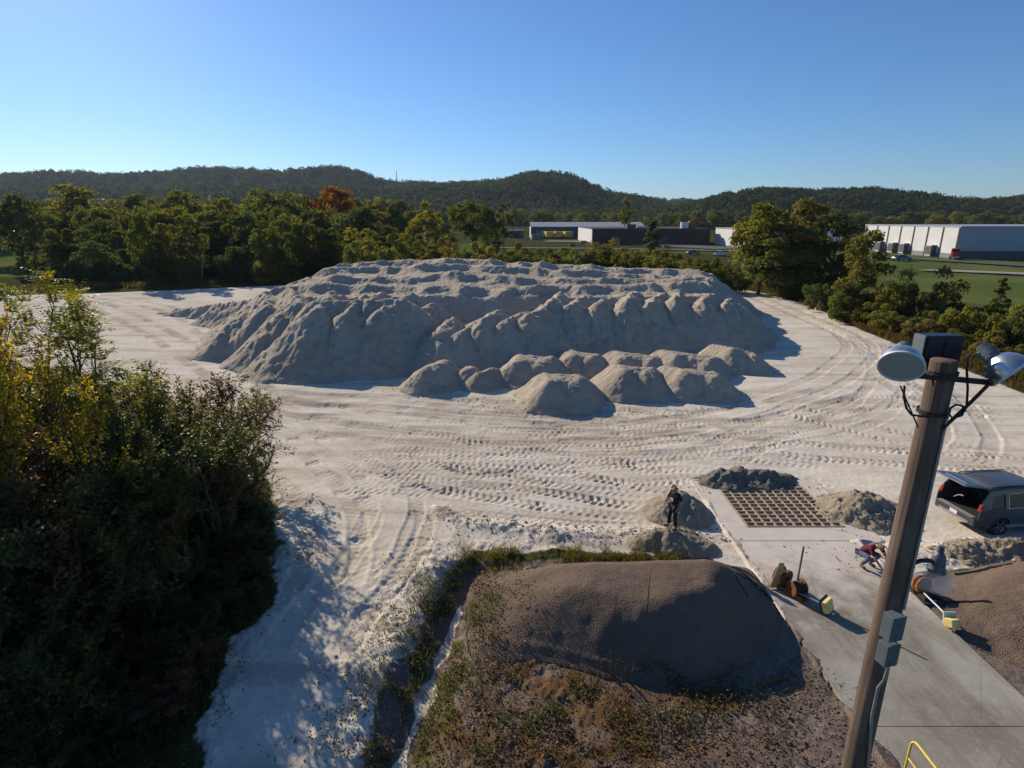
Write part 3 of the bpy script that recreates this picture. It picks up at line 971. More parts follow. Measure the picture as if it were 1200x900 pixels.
def pp(mbuilder, name, mat, parent=pole, **kw):
    """build a part given in world coordinates under the pole"""
    o = mbuilder.build(name, mat, parent, **kw)
    o.location = LP if parent is pole else (0, 0, 0)
    return o


n = 40
zs = np.concatenate([[0.0], np.linspace(0.6, 10.25, 26)])
mb = MB()
rg = np.random.RandomState(5)
ph = rg.uniform(0, 6.28, 8)
rings = []
for z in zs:
    r = 0.150 - (0.150 - 0.108) * z / 10.25
    ring = []
    for k in range(n):
        a = 2 * math.pi * k / n
        rr = r * (1 + 0.018 * math.sin(3 * a + ph[0]) + 0.012 * math.sin(7 * a + ph[1]) - 0.02 * max(0, math.sin(5 * a + ph[2] + .15 * z)) ** 6)
        ring.append(mb.bm.verts.new((PX + rr * math.cos(a) + 0.012 * math.sin(z * .7), PY + rr * math.sin(a), z)))
    rings.append(ring)
for i in range(len(rings) - 1):
    for k in range(n):
        mb.bm.faces.new((rings[i][k], rings[i][(k + 1) % n], rings[i + 1][(k + 1) % n], rings[i + 1][k]))
topr = [mb.bm.verts.new(Vector((PX, PY, 10.262)) + (v.co - Vector((PX, PY, v.co.z))) * .86) for v in rings[-1]]
for k in range(n):
    mb.bm.faces.new((rings[-1][k], rings[-1][(k + 1) % n], topr[(k + 1) % n], topr[k]))
mb.bm.faces.new(topr)
pp(mb, 'pole_shaft', M['pole'], smooth=True)

# ballast box behind the pole head
bc = AT(1097, 414, 5.32)
mb = MB(); mb.box(bc, (.36, .16, .37), bev=.010)
bx = pp(mb, 'ballast_box', M['dark_box'])
mb = MB(); mb.box(bc + Vector((0, -.087, 0)), (.33, .012, .33), bev=.004); mb.box(bc + Vector((0.0, -.097, 0)), (.012, .01, .32)); mb.box(bc + Vector((.02, -.10, .10)), (.03, .016, .02))
mb.build('door', M['dark_box'], bx)
mb = MB(); mb.box(bc + Vector((-.186, 0, .0)), (.010, .15, .36))
mb.build('side_piece', M['grey_box'], bx)  # sunlit left face of the box, painted in as a paler grey sheet

# steel cross arm and braces
mb = MB()
a0, a1 = AT(1068, 440, 4.93), AT(1163, 449, 4.93)
d = (a1 - a0).normalized()
ROT = d.to_track_quat('X', 'Z').to_matrix()
mid = (a0 + a1) / 2
mb.box(mid + Vector((0, 0, 0)), ((a1 - a0).length, .006, .045), ROT)
mb.box(mid + Vector((0, .02, .02)), ((a1 - a0).length, .045, .006), ROT)
mb.tube([AT(1158, 451, 4.92), AT(1136, 473, 4.93), AT(1104, 503, 4.93)], .016, 8)
mb.tube([AT(1055, 452, 4.96), AT(1066, 478, 4.95), AT(1076, 501, 4.94)], .007, 6)
pp(mb, 'cross_arm', M['iron'])
mb = MB()
mb.lathe([(.124, -.02), (.130, -.018), (.130, .018), (.124, .02)], (PX, PY, AT(1090, 487, 4.92).z), n=32)
pp(mb, 'pole_band', M['iron'])
mb = MB()
mb.lathe([(.128, -.015), (.134, -.013), (.134, .013), (.128, .015)], (PX, PY, AT(1100, 440, 4.92).z), n=32)
pp(mb, 'pole_band', M['iron'])


def flood(name, centre, axis, rad, tail):
    """bell reflector with its mouth at centre looking along axis, socket housing behind"""
    ax = Vector(axis).normalized()
    holder = bpy.data.objects.new(name, None); COL.objects.link(holder); holder.parent = pole; holder.location = LP
    q_ = rad / .215
    prof = [(rad * 1.00, 0.0), (rad * .985, -.035 * q_), (rad * .93, -.09 * q_), (rad * .80, -.15 * q_), (rad * .60, -.20 * q_), (rad * .42, -.228 * q_), (rad * .34, -.24 * q_)]
    inner = [(r - .006, z + .004) for r, z in prof]
    MB_ = MB(); MB_.lathe(prof + inner[::-1] + [prof[0]], centre, ax, 40)
    MB_.build('reflector', M['lamp_alu'], holder, smooth=True)
    MB_ = MB(); MB_.lathe([(rad * .985, .001), (rad * 1.035, -.004), (rad * 1.035, .012), (rad * .95, .014), (rad * .95, .003)], centre, ax, 40)
    MB_.build('rim', M['lamp_rim'], holder, smooth=True)
    MB_ = MB(); MB_.lathe([(0.0005, .012), (rad * .5, .010), (rad * .95, .003)], centre, ax, 40)
    MB_.build('lens', M['lens'], holder, smooth=True)
    MB_ = MB(); MB_.lathe([(rad * .36, -.235 * q_), (rad * .38, -.25 * q_), (rad * .37, -.31 * q_), (rad * .32, -.33 * q_), (rad * .30, -.33 * q_ - tail), (rad * .26, -.35 * q_ - tail), (.001, -.352 * q_ - tail)], centre, ax, 28)
    MB_.build('socket_housing', M['grey_box'], holder, smooth=True)
    return holder


lc = AT(1056, 429, 4.80)
fl = flood('floodlight', lc, (-.46, -.72, -.52), .172, .0)
mb = MB(); mb.tube([lc + Vector((.02, .22, .12)), lc + Vector((.10, .20, .02)), AT(1083, 441, 4.95)], .014, 8)
mb.build('bracket', M['iron'], fl)
rc = AT(1186, 437, 4.86)
fr = flood('floodlight', rc, (.47, -.62, -.60), .168, .06)
mb = MB()
mb.box(AT(1158, 430, 4.90), (.035, .02, .20), Matrix.Rotation(R(-12), 3, 'Y'))
mb.tube([AT(1146, 413, 4.93), AT(1157, 428, 4.90), AT(1162, 452, 4.92)], .012, 8)
mb.build('bracket', M['grey_box'], fr)

# wiring
mb = MB()
mb.tube([AT(1060, 452, 4.9), AT(1059, 465, 4.9), AT(1062, 478, 4.9), AT(1068, 486, 4.9), AT(1080, 488, 4.9), AT(1097, 488, 4.9), AT(1110, 489, 4.9)], .010, 8)
mb.tube([AT(1140, 412, 4.9), AT(1134, 418, 4.9), AT(1133, 435, 4.9), AT(1134, 455, 4.9), AT(1133, 475, 4.9), AT(1127, 487, 4.9), AT(1116, 490, 4.9), AT(1112, 485, 4.9), AT(1114, 478, 4.9), AT(1121, 474, 4.9), AT(1128, 476, 4.9), AT(1131, 482, 4.9)], .010, 8)
mb.tube([AT(1097, 434, 4.86), AT(1092, 440, 4.86), AT(1094, 452, 4.87)], .008, 8)
pp(mb, 'cable', M['black'], smooth=True)

# conduit down the face
mb = MB()
zt = AT(1096, 480, 4.9).z
zb = AT(1046, 716, 4.9).z
mb.tube([(PX + .06, PY - .112, zt), (PX + .055, PY - .117, (zt + zb) / 2), (PX + .05, PY - .124, zb)], .0125, 10)
pp(mb, 'conduit', M['galv'], smooth=True)
mb = MB()
p0 = AT(1041, 781, 4.86); p1 = AT(1036, 797, 4.88); p2 = AT(1029, 806, 4.90)
mb.tube([p0, p1, p2, AT(1026, 820, 4.90), AT(1022, 838, 4.9), (PX + .10, PY - .14, 5.0), (PX + .10, PY - .15, 2.0), (PX + .10, PY - .155, .1)], .015, 10)
pp(mb, 'conduit', M['galv'], smooth=True)
for (px, py, w, h) in ((1045.5, 733, .16, .28), (1039.5, 764, .155, .25)):
    c = AT(px, py, 4.868)
    rot = Matrix.Rotation(R(14), 3, 'Z')
    mb = MB(); mb.box(c, (w, .11, h), rot, bev=.006)
    eb = pp(mb, 'junction_box', M['grey_box'])
    mb = MB(); mb.box(c + rot @ Vector((0, -.061, 0)), (w + .008, .012, h + .006), rot, bev=.003)
    mb.box(c + rot @ Vector((0, -.069, -h * .36)), (.035, .012, .05), rot)
    mb.box(c + rot @ Vector((.0, -.0685, h * .33)), (.07, .004, .022), rot)
    mb.build('lid', M['grey_box'], eb)

M['slate_cap'] = simple('blue grey lamp cap', (.10, .115, .14), .5, .2, .15, 8)
# dusk lamp on its short arm
lc = AT(1098, 664, 4.95)
mb = MB()
mb.tube([AT(1066, 667, 5.0), AT(1071, 660, 4.98), AT(1079, 657, 4.96), AT(1090, 657, 4.95), AT(1098, 659, 4.95)], .021, 12)
arm = pp(mb, 'lamp_arm', M['iron'], smooth=True)
yl = bpy.data.objects.new('yard_light', None); COL.objects.link(yl); yl.parent = pole; yl.location = LP
top = lc + Vector((0, 0, .03))
mb = MB(); mb.lathe([(.001, .205), (.024, .202), (.027, .19), (.028, .13), (.046, .112), (.058, .085), (.066, .01), (.070, -.05), (.078, -.06), (.078, -.075), (.001, -.076)], top, (0, 0, 1), 32)
mb.build('lamp_head', M['slate_cap'], yl, smooth=True)
mb = MB()
for k in range(36):
    a = 2 * math.pi * k / 36
    mb.box(top + Vector((.080 * math.cos(a), .080 * math.sin(a), -.062)), (.012, .008, .034), Matrix.Rotation(a, 3, 'Z'))
mb.build('collar', M['lamp_alu'], yl)
t = NT('ribbed clear refractor')
wv = t.n('TexWave', {'wave_type': 'RINGS', 'rings_direction': 'Z'}, Scale=60.0); t.t.links.new(t.obj(), wv.inputs['Vector'])
pr = t.n('BsdfPrincipled', Roughness=0.25); pr.inputs['Base Color'].default_value = (.55, .56, .52, 1); pr.inputs['Specular IOR Level'].default_value = .6
tp = t.n('BsdfTransparent'); tp.inputs[0].default_value = (.93, .94, .92, 1)
mx = t.n('MixShader'); mx.inputs[0].default_value = .55
t.t.links.new(pr.outputs[0], mx.inputs[1]); t.t.links.new(tp.outputs[0], mx.inputs[2]); t.t.links.new(mx.outputs[0], t.out.inputs['Surface'])
mb = MB(); mb.lathe([(.084, -.078), (.105, -.095), (.145, -.13), (.172, -.175), (.182, -.22), (.180, -.235)], top, (0, 0, 1), 40)
mb.build('refractor', t.m, yl, smooth=True)

# ------------------------------------------------------------------ yellow guard rail by the ramp
rx = 8.30
rail = thing('guard_rail', 'yellow tubular guard rail along the edge of the concrete ramp', 'guard rail', (rx, 9.3, .05))
mb = MB()
pts = [(0, 0, .0), (0, 0, .92)] + [(0, -.18 + .18 * math.cos(a), .92 + .18 * math.sin(a)) for a in np.linspace(.25, math.pi / 2, 5)] + [(0, -5.0, 1.10)]
mb.tube(pts, .024, 10)
mb.build('top_rail', M['yellow'], rail, smooth=True)
mb = MB(); mb.tube([(0, -.02, .58), (0, -5.0, .58)], .019, 10); mb.build('mid_rail', M['yellow'], rail, smooth=True)
for yy in (-1.8, -3.6):
    mb = MB(); mb.tube([(0, yy, 0), (0, yy, 1.08)], .022, 10); mb.build('post', M['yellow'], rail, smooth=True)


# ------------------------------------------------------------------ rusted gate winches
def winch_left():
    p = W(922, 694)
    q = W(966, 709, .30)
    dirv = Vector((q.x - p.x, q.y - p.y, 0)).normalized()
    rz = math.atan2(dirv.y, dirv.x)
    t = thing('cable_winch', 'rusty cable winch with tan plate, grey mast and yellow block at the left ramp edge', 'cable winch', (p.x, p.y, 0.05), rz)
    mb = MB(); mb.box((.1, 0, .05), (1.1, .34, .06), bev=.01); mb.box((.15, .14, .12), (.9, .05, .08)); mb.box((.15, -.14, .12), (.9, .05, .08)); mb.build('base_frame', M['rust'], t)
    mb = MB(); mb.prism([(-.26, 0.03), (.26, 0.03), (.07, .92), (-.05, .94)], lambda a, b, k: Vector((-.27 + k + a * .45, a - .12, b)), .04); mb.build('side_piece', M['tan_paint'], t, bev=.006)
    for xx, rr in ((-.40, .30), (-.14, .26)):
        mb = MB()
        mb.lathe([(.05, -.03), (rr * .5, -.025), (rr * .8, -.02), (rr, -.045), (rr, .045), (rr * .8, .02), (rr * .5, .025), (.05, .03), (.05, -.03)], (xx, .12, .36), (1, 0, 0), 28)
        w = mb.build('wheel', M['rust'], t, smooth=True)
        mb = MB(); mb.lathe([(.045, -.09), (.045, .09)], (xx, .12, .36), (1, 0, 0), 14, cap=True); mb.build('hub', M['iron'], w)
    mb = MB(); mb.lathe([(.06, -.22), (.25, -.22), (.25, -.19), (.17, -.18), (.17, .18), (.25, .19), (.25, .22), (.06, .22), (.06, -.22)], (.28, .02, .30), (.35, 1, 0), 28); mb.build('drum', M['rust'], t, smooth=True)
    mb = MB()
    for k in range(9): mb.lathe([(.18, -.016), (.195, 0), (.18, .016)], Vector((.28, .02, .30)) + Vector((.33, .944, 0)) * (-.15 + k * .037), (.35, 1, 0), 24)
    mb.build('rope_turns', M['iron'], t)
    mb = MB(); mb.tube([(.22, .10, .1), (.235, .12, 1.70)], .03, 10); mb.build('mast', M['steel_pole'], t)
    mb = MB()
    L = Vector((q.x - p.x, q.y - p.y, 0)).length
    mb.tube([(.35, -.10, .22), (L, -.06, .30)], .022, 8); mb.tube([(.35, .10, .18), (L, .06, .30)], .018, 8); mb.build('boom', M['galv'], t)
    mb = MB(); mb.box((L + .09, 0, .30), (.17, .36, .38), Matrix.Rotation(R(-14), 3, 'Y') @ Matrix.Rotation(R(10), 3, 'X'), bev=.03); bl = mb.build('counterweight', M['pale_yellow'], t)
    mb = MB(); mb.box((L - .005, 0, .29), (.03, .42, .44), Matrix.Rotation(R(-14), 3, 'Y') @ Matrix.Rotation(R(10), 3, 'X'), bev=.006); mb.build('backing_plate', M['dark_box'], bl)
    mb = MB(); mb.tube([(L + .09, 0, .12), (L + .08, 0, 0)], .03, 8); mb.build('prop', M['iron'], t)
    return t


def winch_right():
    p = W(1078, 700); q = W(1112, 724, .28)
    dirv = Vector((q.x - p.x, q.y - p.y, 0)); L = dirv.length
    rz = math.atan2(dirv.y, dirv.x)
    t = thing('cable_winch', 'orange drum winch with black tyre and yellow block at the right ramp edge', 'cable winch', (p.x, p.y, gz(p.x, p.y) + .06), rz)
    mb = MB(); mb.box((.05, 0, .05), (.8, .3, .06), bev=.01); mb.box((.05, 0, .13), (.5, .12, .12)); mb.build('base_frame', M['iron'], t)
    mb = MB(); mb.lathe([(.07, -.12), (.26, -.12), (.28, -.10), (.28, -.05), (.22, -.04), (.22, .04), (.28, .05), (.28, .10), (.26, .12), (.07, .12), (.07, -.12)], (-.18, .08, .34), (1, .25, .1), 30); mb.build('drum', M['orange'], t, smooth=True)
    mb = MB(); mb.lathe([(.03, -.16), (.03, .16)], (-.18, .08, .34), (1, .25, .1), 12, cap=True); mb.build('axle', M['lamp_rim'], t)
    mb = MB()
    rg = [(.20 + .065 * math.cos(a), .065 * math.sin(a)) for a in np.linspace(0, 2 * math.pi, 12)]
    mb.lathe(rg, (.28, .30, .10), (.1, .15, 1), 28); mb.build('tyre', M['black'], t, smooth=True)
    mb = MB(); mb.tube([(.1, .0, .24), (L, 0, .28)], .022, 8); mb.build('boom', M['lamp_rim'], t)
    mb = MB(); mb.box((L + .02, .0, .28), (.05, .34, .36), Matrix.Rotation(R(-16), 3, 'Y'), bev=.006); mb.build('backing_plate', M['pale_green'], t)
    mb = MB(); mb.box((L + .19, -.02, .25), (.24, .32, .24), Matrix.Rotation(R(-20), 3, 'Y') @ Matrix.Rotation(R(20), 3, 'Z'), bev=.03); mb.build('counterweight', M['pale_yellow'], t)
    mb = MB(); mb.tube([(L + .16, 0, .14), (L + .16, 0, -.12)], .03, 8); mb.build('prop', M['iron'], t)


winch_left(); winch_right()


# surfaces to lay things on: cast down onto what is already built
def drop(x, y, dflt=0.0):
    dg = bpy.context.evaluated_depsgraph_get()
    ok, loc, *_ = SC.ray_cast(dg, Vector((x, y, 9.0)), Vector((0, 0, -1)))
    return loc.z if ok else dflt


bpy.context.view_layer.update()


def hose(name, pxs, r, label, cat, lift=.0, mat='black', n=40):
    P = [W(a, b, .8 if name == 'x' else .5) for a, b in pxs]
    C = catmull(P, .12)
    mb = MB(); mb.tube([(c[0], c[1], drop(c[0], c[1]) + r * .8 + lift) for c in C], r, 6)
    tag(mb.build(name, M[mat], smooth=True), label, cat)


hose('black_hose', [(828, 660), (852, 668), (880, 676), (908, 690)], .022, 'black hose lying along the crest of the gravel mound to the winch', 'hose')
hose('black_hose', [(900, 688), (876, 680), (861, 684), (863, 694), (876, 706)], .018, 'black hose end curling down the ramp side of the gravel mound', 'hose')
hose('black_hose', [(1094, 694), (1120, 695), (1140, 700), (1160, 706)], .03, 'black hose trailing from the orange winch over the gravel', 'hose')
hose('rusty_bar', [(896, 786), (911, 778), (928, 776)], .035, 'short rusty bar lying on the gravel left of the ramp', 'bar', mat='rust')
hose('rusty_bar', [(1120, 662), (1150, 664), (1185, 663)], .05, 'pale plank half buried at the top of the right gravel mound', 'plank', mat='steel_pole')


def stake(px, py, top, lean, label, r=.012):
    p = W(px, py, .7)
    z = drop(p.x, p.y)
    mb = MB(); mb.tube([(0, 0, -.1), (lean * .5, 0, top * .5), (lean, .0, top)], [r * 1.2, r, r * .7], 6)
    o = mb.build('thin_stake', M['iron']); o.location = (p.x, p.y, z)
    tag(o, label, 'stake')


stake(757, 735, 1.35, 0, 'thin dark stake standing on the face of the gravel mound')
stake(566, 790, 1.15, -.08, 'thin dark stake at the foot of the gravel mound beside the ditch')
p = W(237, 331)
mb = MB(); mb.tube([(0, 0, -.2), (.5, 0, 3.0), (1.1, 0, 5.8)], [.11, .10, .08], 8)
o = mb.build('leaning_post', M['tan_paint']); o.location = (p.x, p.y, gz(p.x, p.y)); tag(o, 'tan wooden post leaning in the grass below the tree line', 'post')


def dead_weed(px, py, h, label, seed):
    rg = random.Random(seed)
    p = W(px, py, .3); z = drop(p.x, p.y)
    t = thing('dead_weed', label, 'weed', (p.x, p.y, z))
    mb = MB()
    for k in range(4):
        dx, dy = rg.uniform(-.2, .2), rg.uniform(-.15, .15)
        hh = h * rg.uniform(.55, 1)
        mb.tube([(dx * .3, dy * .3, -.05), (dx * .7, dy * .6, hh * .5), (dx, dy, hh)], [.016, .013, .008], 5)
    mb.build('stem', M['dry_stem'], t)
    Ns = 260
    P = np.array([[rg.gauss(0, .14), rg.gauss(0, .12), h * min(1.05, max(.25, rg.gauss(.85, .2)))] for _ in range(Ns)])
    V, Fc, T = leaf_cards(P, np.random.RandomState(seed).normal(size=(Ns, 3)), .10, .045, np.random.RandomState(seed))
    o = link('dry_leaves', np_mesh('dry_leaves', V, Fc, M['leaf'], False, {'tint': ('FLOAT', T)}), t)
    o.color = (.06, .04, .022, 1)


def norm(a):
    return a / (np.linalg.norm(a, axis=-1, keepdims=True) + 1e-9)


def leaf_cards(P, Nn, L, Wd, rs, tint=None, along=None, fold=0.25):
    """one folded diamond leaf per point, facing roughly along Nn"""
    n = len(P)
    Nn = norm(np.asarray(Nn, float))
    D = along if along is not None else rs.normal(size=(n, 3))
    D = norm(D - Nn * (D * Nn).sum(1, keepdims=True))
    Sd = np.cross(D, Nn)
    L = (np.ones(n) * L)[:, None] * rs.uniform(.7, 1.25, (n, 1)); Wd = (np.ones(n) * Wd)[:, None] * rs.uniform(.7, 1.25, (n, 1))
    a = P - D * L * .5; b = P + Sd * Wd * .5 + Nn * Wd * fold; c = P + D * L * .5 - Nn * L * .12; d = P - Sd * Wd * .5 + Nn * Wd * fold
    V = np.stack([a, b, c, d], 1).reshape(-1, 3)
    Fc = np.arange(4 * n).reshape(n, 4)
    T = rs.uniform(0, 1, n) if tint is None else tint
    return V, Fc, np.repeat(T, 4)


dead_weed(720, 782, .85, 'taller dead brown weed stalk at the foot of the gravel mound', 3)
dead_weed(737, 784, .5, 'shorter dead brown weed stalk beside the taller one', 4)


# ------------------------------------------------------------------ people
def skin(name, J, E, mat, parent, root, sub=2):
    names = list(J)
    me = bpy.data.meshes.new(name)
    me.from_pydata([J[k][:3] for k in names], [(names.index(a), names.index(b)) for a, b in E], [])
    me.materials.append(mat)
    o = link(name, me, parent)
    m = o.modifiers.new('skin', 'SKIN'); m.use_smooth_shade = True
    sv = me.skin_vertices[0].data
    for i, k in enumerate(names):
        r = J[k][3]
        sv[i].radius = (r, r) if not isinstance(r, tuple) else r
        sv[i].use_root = (k == root)
    s = o.modifiers.new('sub', 'SUBSURF'); s.levels = sub; s.render_levels = sub
    return o


M['skin'] = simple('skin', (0.36, 0.20, 0.14), 0.6, 0, 0.08, 5)
M['hair_red'] = simple('auburn hair', (0.085, 0.030, 0.014), 0.7, 0, 0.3, 30)
M['hair_brown'] = simple('light brown hair', (0.22, 0.11, 0.045), 0.7, 0, 0.3, 30)
M['navy'] = simple('dark navy shirt', (0.014, 0.015, 0.022), 0.9, 0, 0.3, 12)
M['denim_dark'] = simple('black denim', (0.016, 0.018, 0.026), 0.9, 0, 0.3, 12)
M['denim'] = simple('pale denim', (0.085, 0.105, 0.15), 0.9, 0, 0.25, 12)
M['maroon'] = simple('maroon shirt', (0.10, 0.012, 0.022), 0.9, 0, 0.25, 12)
M['shoe'] = simple('dark shoes', (0.03, 0.026, 0.024), 0.7, 0, 0.2, 12)
M['print'] = simple('pale shirt print', (0.6, 0.6, 0.62), 0.9, 0, 0.05, 12)


def hand(J, E, w, wrist, d, side):
    """palm, four curled fingers and a thumb on the side of the palm"""
    d = Vector(d).normalized(); sd = Vector(side).normalized(); nn = d.cross(sd)
    wr = Vector(wrist)
    pc = wr + d * .055
    J[w + 'palm'] = (*pc, .026); E.append((w + 'wrist', w + 'palm'))
    for i, (o, l) in enumerate(((.030, .066), (.010, .076), (-.010, .070), (-.029, .054))):
        b = pc + sd * o + d * .035; m = b + d * l * .5 - nn * .012; e = b + d * l * .85 - nn * .040
        for nm, p, r in (('k', b, .0105), ('m', m, .009), ('t', e, .0075)): J[f'{w}f{i}{nm}'] = (*p, r)
        E += [(w + 'palm', f'{w}f{i}k'), (f'{w}f{i}k', f'{w}f{i}m'), (f'{w}f{i}m', f'{w}f{i}t')]
    b = wr + d * .03 + sd * .034; e = b + d * .032 + sd * .026 - nn * .016; f = e + d * .026 - nn * .016
    J[w + 'th0'] = (*b, .012); J[w + 'th1'] = (*e, .010); J[w + 'th2'] = (*f, .008)
    E += [(w + 'palm', w + 'th0'), (w + 'th0', w + 'th1'), (w + 'th1', w + 'th2')]


def person(label, P, loc, rz, shirt, trousers, hair, z=0, scale=1.0, printed=False):
    t = thing('person', label, 'person', (loc[0], loc[1], z), rz)
    t.scale = (scale,) * 3
    V = {k: Vector(v) for k, v in P.items()}
    J, E = {}, []
    hd = (V['head'] - V['neck']).normalized(); fw = V['face'].normalized(); sd = hd.cross(fw).normalized()
    J['pelvis'] = (*V['pelvis'], (.15, .11)); J['waist'] = (*((V['pelvis'] + V['chest']) / 2), (.13, .10)); J['chest'] = (*V['chest'], (.16, .115))
    J['neck'] = (*V['neck'], .058); J['nape'] = (*(V['neck'] + hd * .07), .055)
    J['head'] = (*V['head'], (.080, .098)); J['crown'] = (*(V['head'] + hd * .085), (.068, .082))
    J['chin'] = (*(V['head'] - hd * .075 + fw * .058), .038)
    J['nose'] = (*(V['head'] + fw * .112 - hd * .012), .013)
    for s, n_ in ((1, 'l'), (-1, 'r')):
        J[n_ + 'ear'] = (*(V['head'] + sd * s * .088 - fw * .01), .014)
        E.append(('head', n_ + 'ear'))
    E += [('pelvis', 'waist'), ('waist', 'chest'), ('chest', 'neck'), ('neck', 'nape'), ('nape', 'head'), ('head', 'crown'), ('nape', 'chin'), ('head', 'nose')]
    for s in 'lr':
        J[s + 'sh'] = (*V[s + 'sh'], .062); J[s + 'el'] = (*V[s + 'el'], .042); J[s + 'wrist'] = (*V[s + 'wr'], .029)
        J[s + 'fore'] = (*(V[s + 'el'].lerp(V[s + 'wr'], .3)), .043)
        E += [('chest', s + 'sh'), (s + 'sh', s + 'el'), (s + 'el', s + 'fore'), (s + 'fore', s + 'wrist')]
        d = (V[s + 'wr'] - V[s + 'el'])
        hand(J, E, s, V[s + 'wr'], d, fw if abs(d.normalized().dot(fw)) < .9 else Vector((1 if s == 'r' else -1, 0, 0)))
        J[s + 'hip'] = (*V[s + 'hip'], .088); J[s + 'kn'] = (*V[s + 'kn'], .058); J[s + 'an'] = (*V[s + 'an'], .040)
        J[s + 'calf'] = (*V[s + 'kn'].lerp(V[s + 'an'], .3), .058); J[s + 'toe'] = (*V[s + 'toe'], .035)
        E += [('pelvis', s + 'hip'), (s + 'hip', s + 'kn'), (s + 'kn', s + 'calf'), (s + 'calf', s + 'an'), (s + 'an', s + 'toe')]
    body = skin('body', J, E, M['skin'], t, 'pelvis')
    # clothes grown over the same joints
    def over(keys, edges, k, add):
        return {q: (*J[q][:3], tuple(a + add for a in J[q][3]) if isinstance(J[q][3], tuple) else J[q][3] + add) for q in keys}, edges
    JS, ES = over(['pelvis', 'waist', 'chest', 'neck', 'lsh', 'rsh', 'lel', 'rel'], [('pelvis', 'waist'), ('waist', 'chest'), ('chest', 'neck'), ('chest', 'lsh'), ('lsh', 'lel'), ('chest', 'rsh'), ('rsh', 'rel')], 0, .028)
    for s in 'lr':
        a, b = Vector(J[s + 'sh'][:3]), Vector(J[s + 'el'][:3])
        JS[s + 'el'] = (*a.lerp(b, .80), .062)
    JS['pelvis'] = (*(V['pelvis'].lerp(V['chest'], .04)), (.185, .155)); JS['waist'] = (*J['waist'][:3], (.17, .145))
    JS['neck'] = (*V['chest'].lerp(V['neck'], .72), .07)
    sh = skin('shirt', JS, ES, shirt, t, 'chest')
    if printed:
        c_ = V['chest'] + V['face'] * .14
        mb = MB(); mb.box(c_ + Vector((0, .012, .0)), (.13, .03, .13), bev=.012); mb.build('print', M['print'], sh)
    JT = {'pelvis': (*V['pelvis'], (.162, .122))}
    ET = []
    for s in 'lr':
        JT[s + 'hip'] = (*V[s + 'hip'], .104); JT[s + 'kn'] = (*V[s + 'kn'], .078); JT[s + 'an'] = (*(V[s + 'kn'].lerp(V[s + 'an'], .93)), .066)
        ET += [('pelvis', s + 'hip'), (s + 'hip', s + 'kn'), (s + 'kn', s + 'an')]
    skin('trousers', JT, ET, trousers, t, 'pelvis')
    for s in 'lr':
        JB = {'h': (*(V[s + 'an'] + Vector((0, -.03, -.035))), .045), 'm': (*(V[s + 'an'].lerp(V[s + 'toe'], .5) + Vector((0, 0, -.012))), .047), 't': (*(V[s + 'toe'] + Vector((0, 0, -.002))), .040)}
        skin('shoe', JB, [('h', 'm'), ('m', 't')], M['shoe'], t, 'm')
    JH = {'a': (*(V['head'] + hd * .095 - fw * .01), (.082, .088)), 'b': (*(V['head'] + hd * .03 - fw * .045), (.088, .075)), 'c': (*(V['head'] - hd * .05 - fw * .06), (.06, .04))}
    skin('hair', JH, [('a', 'b'), ('b', 'c')], hair, t, 'b')
    for s in (1, -1):
        mb = MB(); e = V['head'] + fw * .094 + sd * s * .032 + hd * .012
        mb.lathe([(.001, .010), (.008, .006), (.010, 0), (.008, -.006), (.001, -.010)], e, fw, 10); mb.build('eye', M['black'], body, smooth=True)
    mb = MB(); mb.box(V['head'] + fw * .092 - hd * .058, (.04, .012, .010)); mb.build('mouth', M['maroon'], body)
    return t


stand = dict(pelvis=(0, 0, .95), chest=(0, .02, 1.27), neck=(0, .02, 1.46), head=(0, .075, 1.605), face=(0, .86, -.50),
             lsh=(-.19, .0, 1.405), rsh=(.19, .02, 1.405), lel=(-.27, -.10, 1.13), lwr=(-.23, .06, .92), rel=(.25, .10, 1.14), rwr=(.06, .30, 1.26),
             lhip=(-.095, 0, .90), rhip=(.095, 0, .90), lkn=(-.13, .06, .50), rkn=(.15, .05, .50), lan=(-.13, -.02, .085), ran=(.20, .02, .085), ltoe=(-.17, .16, .05), rtoe=(.26, .19, .05))
zst = drop(STAND[0], STAND[1])
person('person in dark clothes standing on the sand bank, head bowed, hand at chest', stand, STAND, R(118), M['navy'], M['denim_dark'], M['hair_red'], zst - .01, 1.0, True)
squat = dict(pelvis=(0, -.24, .46), chest=(0, .02, .76), neck=(0, .19, .89), head=(0, .33, .92), face=(0, .55, -.83),
             lsh=(-.18, .13, .84), rsh=(.18, .13, .84), lel=(-.25, .36, .60), rel=(.25, .40, .58), lwr=(-.12, .52, .36), rwr=(.10, .56, .30),
             lhip=(-.10, -.22, .43), rhip=(.10, -.22, .43), lkn=(-.20, .22, .52), rkn=(.22, .20, .50), lan=(-.17, -.06, .10), ran=(.18, -.08, .10), ltoe=(-.20, .14, .05), rtoe=(.22, .12, .05))
p = W(1016, 663, .1)
person('person in a maroon shirt and pale jeans crouching on the concrete ramp', squat, p, R(-160), M['maroon'], M['denim'], M['hair_brown'], .052, 1.05)


